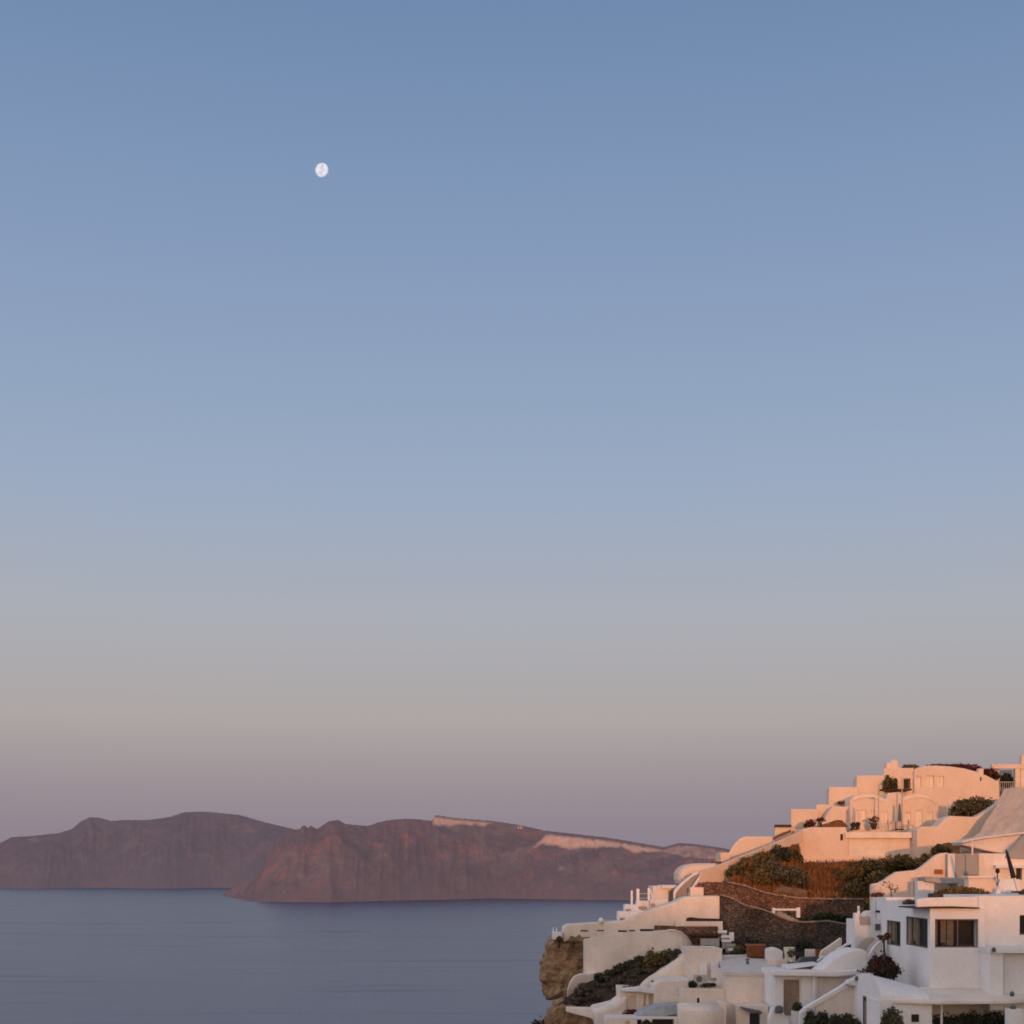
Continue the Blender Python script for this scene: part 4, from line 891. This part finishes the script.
solo('lamp', lathe([(.2,0),(.26,.1),(.26,.36),(.12,.46)], P(779,1013,92.2)), M['slate'], 'dark round wall lamp on the slanting wall end below the tan door', 'lamp')
solo('pedestal', prism([(799.6,1013),(806,1007),(810,1011),(812,1050),(799.6,1050)], 92.2, .6, .08), M['white'], 'white rounded planter end right of the topiary pedestal', 'planter')
GH = 'hedge shrubs at the bottom edge'
for lab, a, nn in [('tall dark hedge clump right of the topiary', (807,826,1005.5,1034,90.6), 1700), ('dark hedge clump under the sloping stair parapet', (822,842,1010.5,1036,90.4), 1500), ('dark hedge clump beside the gabled door wall', (838,857,1010,1036,90.3), 1500)]:
    shrub('hedge', lab, 'hedge', a[0]-2, a[1]+2, a[2]-1, a[3], a[4], 'hedge', nn*2, .12, 1.2, 18, GH, True, 0, .15)

# ------------------------------------------------------------------ near white house
X0, YF, YB = XU(930, 88), 88.0, 99.5
ZT = ZV(908.5, 88)
t = thing('house', 'large near white house with open curtained windows at the lower right', 'house', (X0+4, YF, 58))
bm = bmesh.new(); addbox(bm, X0, XU(985, 88), YF, YB, 55, ZT); bevel(bm, .1)
fw = ('curtain', 935, 978.4, 919, 947.6)
w1 = (93.4, 88.5, ZV(947,90.4), ZV(917.5,90.4)); w2 = (98.2, 94.7, ZV(946,95.8), ZV(921,95.8))
cb = [cutter_front(fw, 88, .9)]
for ya, yb, za, zb in (w1, w2): cb.append((X0-.5, X0+.3, yb, ya, za, zb))
link('wall', cut(bm, cb), M['white'], t)
put_front(t, fw, 88, .9)
for ya, yb, za, zb in (w1, w2): opening(t, 'curtain', Vector((X0, ya, za)), *LEFT, ya-yb, zb-za, .3, True)
link('wing_wall', cut(boxuv(978.6,1050,896,1060,88.35,9,.1), [(XU(1019.6,88.35), XU(1040,88.35), 87.5, 89.2, ZV(935,88.35), ZV(915,88.35))]), M['white'], t)
opening(t, 'dark', P(1019.6,935,88.35), *FRONT, XU(1040,88.35)-XU(1019.6,88.35), ZV(915,88.35)-ZV(935,88.35), .7)
link('roof_edge', ribbon([(916,907.5,908.8,87.7),(932,906.8,908.6,87.7),(955,906.4,908.4,87.7),(980,907.6,908.8,87.7)], 4, .0), M['darkwood'], t)
link('parapet', ribbon([(917,899.4,907.4,88.6),(926,897.8,907,88.5),(979,896.6,907.4,88.5)], .5, .06), M['white'], t)
link('annex', boxuv(990,1003.4,950,1010,86.2,2,.08), M['white'], t)
link('annex', boxuv(1003.8,1060,953.6,1010,86.6,2,.06), M['bluewhite'], t)
link('annex_top', boxuv(990,1060,948.4,953.2,85.9,2.4,.06), M['white'], t)
# porch slab
bm = bmesh.new(); Zs = ZV(1000.5, 84.6)
vs = [bm.verts.new(c) for c in ((XU(893,84.6),84.9,Zs),(XU(940,84.6),84.4,Zs),(XU(1010,84.6),84.8,Zs),(XU(1046,84.6),85.4,Zs+.05),(XU(1046,88.3),88.3,Zs+.5),(X0-.5,88.3,Zs+.5))]
f = bm.faces.new(vs); ex = bmesh.ops.extrude_face_region(bm, geom=[f]); bmesh.ops.translate(bm, verts=[v for v in ex['geom'] if isinstance(v, bmesh.types.BMVert)], vec=(0, 0, -.22))
link('porch_roof', bevel(bm, .06), M['cream2'], t)
bm = bmesh.new(); cyl(bm, P(941.5,1026,85.4), P(941.5,1002.5,85.4), .07, n=10); link('porch_post', bm, M['white'], t)
link('vent', boxuv(911.6,919,1014.4,1022,84.9,.08,.01), M['dark'], t)
link('base_wall', boxuv(880,932,1001.5,1060,84.98,3.2,.05), M['white'], t)
solo('wall_lamp', lathe([(.1,-.06),(.12,.1),(.09,.18),(.02,.22)], P(993.8,951,85.7)), M['slate'], 'tiny dark wall lamp where the annex begins', 'lamp')
solo('wall_lamp', lathe([(.1,-.06),(.14,.08),(.1,.2),(.02,.24)], P(1012,995.4,84.8)), M['slate'], 'dark round lamp standing on the porch roof edge', 'lamp')
t = thing('bollard', 'white rounded pillar with a dark lamp on top at the bottom right corner', 'pillar', P(1016,1040,82))
link('pillar', boxuv(1009.4,1023.6,1009.5,1060,82,.75,.12), M['white'], t)
link('lamp', lathe([(.16,0),(.18,.12),(.1,.2)], P(1013,1009,82.3)), M['slate'], t)
for lab, a, nn in [('dark hedge clump under the left of the porch roof', (934,960,1009,1040,86), 1300), ('dark hedge clump under the middle of the porch roof', (956,984,1006,1040,86.6), 1500), ('dark hedge clump under the right of the porch roof', (978,1012,1005,1040,86.8), 1500)]:
    shrub('hedge', lab, 'hedge', a[0]-2, a[1]+2, a[2]-2, a[3], a[4], 'hedge', nn*2, .12, 1.0, 18, 'hedge shrubs under the porch roof', True, 0, .15)
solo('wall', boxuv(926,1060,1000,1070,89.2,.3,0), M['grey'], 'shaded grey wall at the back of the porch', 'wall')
# gabled porch wing, vault running along X
Xg = XU(881, 85)
t = thing('house', 'white vaulted wing with a dark door in its bluish gable, left of the large house', 'house', (Xg, 88, 58))
bm = vault(Xg, XU(930,85), 84.95, 92.3, ZV(1000,85), ZV(973.5,88.5), 55, 14, ZV(1000,85)+.55)
yd0, yd1 = 89.4, 87.1; zd0, zd1 = ZV(1052,88.2), ZV(997,88.2)
bm = cut(bm, [(Xg-.5, Xg+.1, yd1, yd0, zd0, zd1)])
link('vault', bm, M['white'], t)
opening(t, 'door', Vector((Xg, yd0, zd0)), *LEFT, yd0-yd1, zd1-zd0, .09)
for i in range(2): link('door_panel', plane_bars(Vector((Xg, yd0, zd0)), *LEFT, yd0-yd1, zd1-zd0, [(.3+i*.95, .95+i*.95, .2, zd1-zd0-.3)], .02, .03), M['tan'], t)
shrub('flowering_shrub', 'dark red bougainvillea mound on the vaulted wing roof', 'shrub', 861, 902, 945, 976, 91.5, 'darkred', 4200, .13, 1.8, 18, None, True, .75)
t = thing('plant', 'thin stemmed plant with a dark flower ball above the bougainvillea mound', 'plant', P(884,957,90.5))
bm = bmesh.new(); cyl(bm, P(884.4,960,90.5), P(884,940,90.5), .07, .05); cyl(bm, P(884,944,90.5), P(880.4,937.6,90.5), .04, .02); cyl(bm, P(884,942,90.5), P(887,936.5,90.5), .04, .02); link('stem', bm, M['bark'], t)
link('flower_ball', leaves([(P(887.2,935.8,90.5), .2, .2, .2)], 220, .08), M['red'], t)
link('leaf', leaves([(P(880.4,936.6,90.5), .2, .15, .1), (P(882.5,939,90.5), .2, .15, .08)], 110, .1), M['greygreen'], t)
shrub('tree', 'small young tree with layered leaves before the porch base', 'tree', 881, 902, 995, 1030, 83.6, 'greygreen', 1100, .12, .9, 12)
# chapel-like white block and curved dark stair
t = thing('chapel', 'small white building with an arched gable between the stone wall and the near house', 'chapel', P(869,945,100))
link('wall', cut(boxuv(855,886,919.5,975,100.5,2.6,.08), []), M['white'], t)
link('parapet', boxuv(855,859.4,913,919.5,100.6,.6,.06), M['white'], t)
link('parapet', boxuv(870.6,875,915,919.5,100.6,.6,.06), M['white'], t)
pr_ = [(864.5,924)]+[(872-7.4*math.cos(math.pi*i/10), 917.5-6.6*math.sin(math.pi*i/10)) for i in range(11)]+[(879.5,924)]
link('arched_gable', prism(pr_, 102.2, 1.5, .06), M['cream2'], t)
link('recess', boxuv(860,870,916.4,924.8,100.42,.14,0), M['bluegrey'], t)
link('recess', boxuv(875.4,880.4,924,930.4,100.42,.12,0), M['slate'], t)
bm = bmesh.new(); cyl(bm, P(858.6,920,100.8), P(858.6,906,100.8), .09, n=10); link('post', bm, M['white'], t)
solo('stair_rail', prism([(856,951.6),(857,946),(861,941.4),(866,938),(872,937),(876,938.6),(873,941.6),(869,945),(866,951),(863,954.4),(858,954.4)], 97.9, .5, .06), M['grey'], 'dark curved wicker-like stair side by the small white chapel', 'stair')
solo('stair_wall', ribbon([(861,966,975,96.2),(868,957,972,96.6),(874,947,966,97),(880,941,962,97.4),(885,938,958,97.6)], .5, .06), M['white'], 'white curved stair parapet rising beside the dark curved stair side', 'wall')
solo('bench', boxuv(878,895,910.6,912.6,101,.8,.02), M['dark'], 'dark thin slab roof above the small white chapel', 'slab')
solo('wall', boxuv(884,930,908,960,99.2,1.5,.08), M['bluewhite'], 'bluish white wall behind the left windows of the near house', 'wall') if False else None

# ------------------------------------------------------------------ middle right terraces
t = thing('curved_wall', 'curved sunlit cream wall sweeping up right of the orange garden', 'wall', P(895,905,108))
CS = [(872,884,912,108),(879,883,912,107.8),(885,880,914,107.6),(891,875.6,914,107.4),(897,872,914,107.2),(906,871,914,107),(917,870,914,106.8),(922,867,914,106.7),(930,860.6,912,106.6),(937,855,910,106.5),(942,853,908,106.5),(949,852.6,906,106.5)]
link('wall', ribbon(CS, .8, .1, sub=3), M['pink'], t)
link('buttress', boxuv(912.6,915,881,912,106.2,.5,.06), M['pink'], t)
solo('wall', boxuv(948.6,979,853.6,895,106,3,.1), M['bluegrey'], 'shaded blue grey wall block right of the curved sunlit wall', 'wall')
solo('wall', ribbon([(948,853.6,880,105.9),(955,853.4,884,105.8)], .2, .02), M['cream2'], 'narrow pale wall edge beside the shaded blue grey block', 'wall')
solo('door_panel', boxuv(966,977.4,855,874.6,105.85,.12,.02), M['bluegrey'], 'blue grey shuttered panel on the shaded wall block', 'door')
t = block('pinkish house with a blue white terrace at the far right', 978.5, 1050, 853.4, 900, 106.6, 4, 'cream2', [('dark',1016,1022,866,880)], par=False)
link('canopy', boxuv(996,1050,865,868,106.0,.7,.05), M['bluewhite'], t)
solo('awning', prism([(924,877.6),(930,876.6),(962,878),(967.5,881),(966,883.6),(940,883.4),(926,881.4)], 104, 1.8, .04), M['grey'], 'thin grey awning in front of the curved sunlit wall', 'awning')
bm = bmesh.new(); addbox(bm, XU(935.4,106.2), XU(943,106.2), 106.2, 106.3, ZV(874,106.2), ZV(869.4,106.2))
solo('plaque', bevel(bm, .02), M['terracotta'], 'orange brown plaque on the curved sunlit wall', 'plaque')
solo('wall', boxuv(918,934,881,906,104.6,.8,.08), M['bluewhite'], 'pale blue wall stub under the left end of the grey awning', 'wall')
shrub('hedge', 'long low olive planter hedge on the terrace above the near house', 'hedge', 933, 988, 884.6, 897, 96, 'olive', 2600, .13, 1.0, 16)
solo('planter', boxuv(933,988,893.8,902,95.6,1.2,.06), M['darkwood'], 'long dark planter trough under the olive hedge', 'planter')
t = thing('counter', 'cream terrace counter with a pale top behind the planter hedge', 'counter', P(982,892,98.6))
link('body', boxuv(968.6,996.4,877.6,896,98.6,1.0,.06), M['pink'], t); link('top', boxuv(968,997,876,877.7,98.4,1.4,.03), M['bluewhite'], t)
t = thing('stairs', 'bluish white terrace steps beside the leaning closed parasol', 'stairs', P(1006,894,97.8))
for i in range(5): link('step', boxuv(996+i*.9,1020,892-i*3.2,900,97.4+i*.45,.6,.03), M['bluewhite'], t)
solo('lamp', lathe([(.03,-1.4),(.035,0),(.11,.02),(.15,.14),(.13,.26),(.05,.34)], P(997.5,873.4,100)), M['black'], 'dark globe lamp beside the bluish terrace steps', 'lamp')
closed_parasol('closed black parasol leaning over the right-hand terrace', 1007.4, 848.6, 1017.4, 892, 95.4, 'black', .3)
bm = bmesh.new(); cyl(bm, P(972.4,856,106), P(972.4,841,106), .06, n=8)
solo('post', bm, M['cream2'], 'thin pale post in front of the boat-shaped vault', 'post')
shrub('shrub', 'green shrub at the right edge behind the leaning parasol', 'shrub', 1018, 1036, 886, 897, 95, 'bush', 400, .13, .8, k=7)
# boat-shaped vault at right
t = thing('vault_roof', 'boat-shaped cream vault roof with a sunlit belly at the right edge', 'roof', P(1000,845,112))
VB = [(962,841,845,109.5),(972,838.4,847,109),(984,836.2,850,108.4),(996,834.8,852.4,108),(1008,833.4,853.4,107.6),(1018,832.2,853.4,107.3),(1040,830,853,107)]
link('belly', ribbon([(u, a+2.6, b, Y) for u, a, b, Y in VB], 2.5, .2, sub=2), M['pink'], t)
link('rim', ribbon([(u, a+.5, a+2.5, Y-.2) for u, a, b, Y in VB], 2.8, .08, sub=2), M['cream2'], t)
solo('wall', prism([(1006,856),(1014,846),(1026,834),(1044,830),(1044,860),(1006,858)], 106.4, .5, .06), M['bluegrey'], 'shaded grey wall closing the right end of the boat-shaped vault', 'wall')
# plants on the small roof left of the near house
t = thing('tree', 'bare little tree with thin branches before the curved sunlit wall', 'tree', P(891,899,104))
bm = bmesh.new(); b0 = P(892,900,104); cyl(bm, b0, P(890.6,889,104), .05, .03, 6)
for u, v in [(886,882),(888.6,884),(894,885.6),(896.6,888),(889,880.6),(893,889)]: cyl(bm, P(890.8,890,104), P(u, v, 104+random.uniform(-.4, .4)), .025, .008, 5)
link('branch', bm, M['bark'], t)
link('foliage', leaves([(P(888,884,104), .4, .3, .3), (P(894.6,888,104), .3, .3, .3)], 60, .09), M['greygreen'], t)
solo('roof', boxuv(886,928,897.5,935,99.4,2.4,.1), M['bluewhite'], 'bluish white flat-topped block left of the near house parapet', 'block')
solo('wall', boxuv(875,890,900,912,103.6,1.2,.1), M['bluewhite'], 'low pale wall under the bare little tree', 'wall')
shrub('shrub', 'sparse grey green shrub on the roof left of the near house parapet', 'shrub', 902, 917, 896, 905.5, 98.8, 'greygreen', 420, .11, .9, k=7)
pot('rust coloured potted plant at the left end of the curved sunlit wall', 877, 903, 105, .42, .4, 'cream2', 'red', .5, .3)
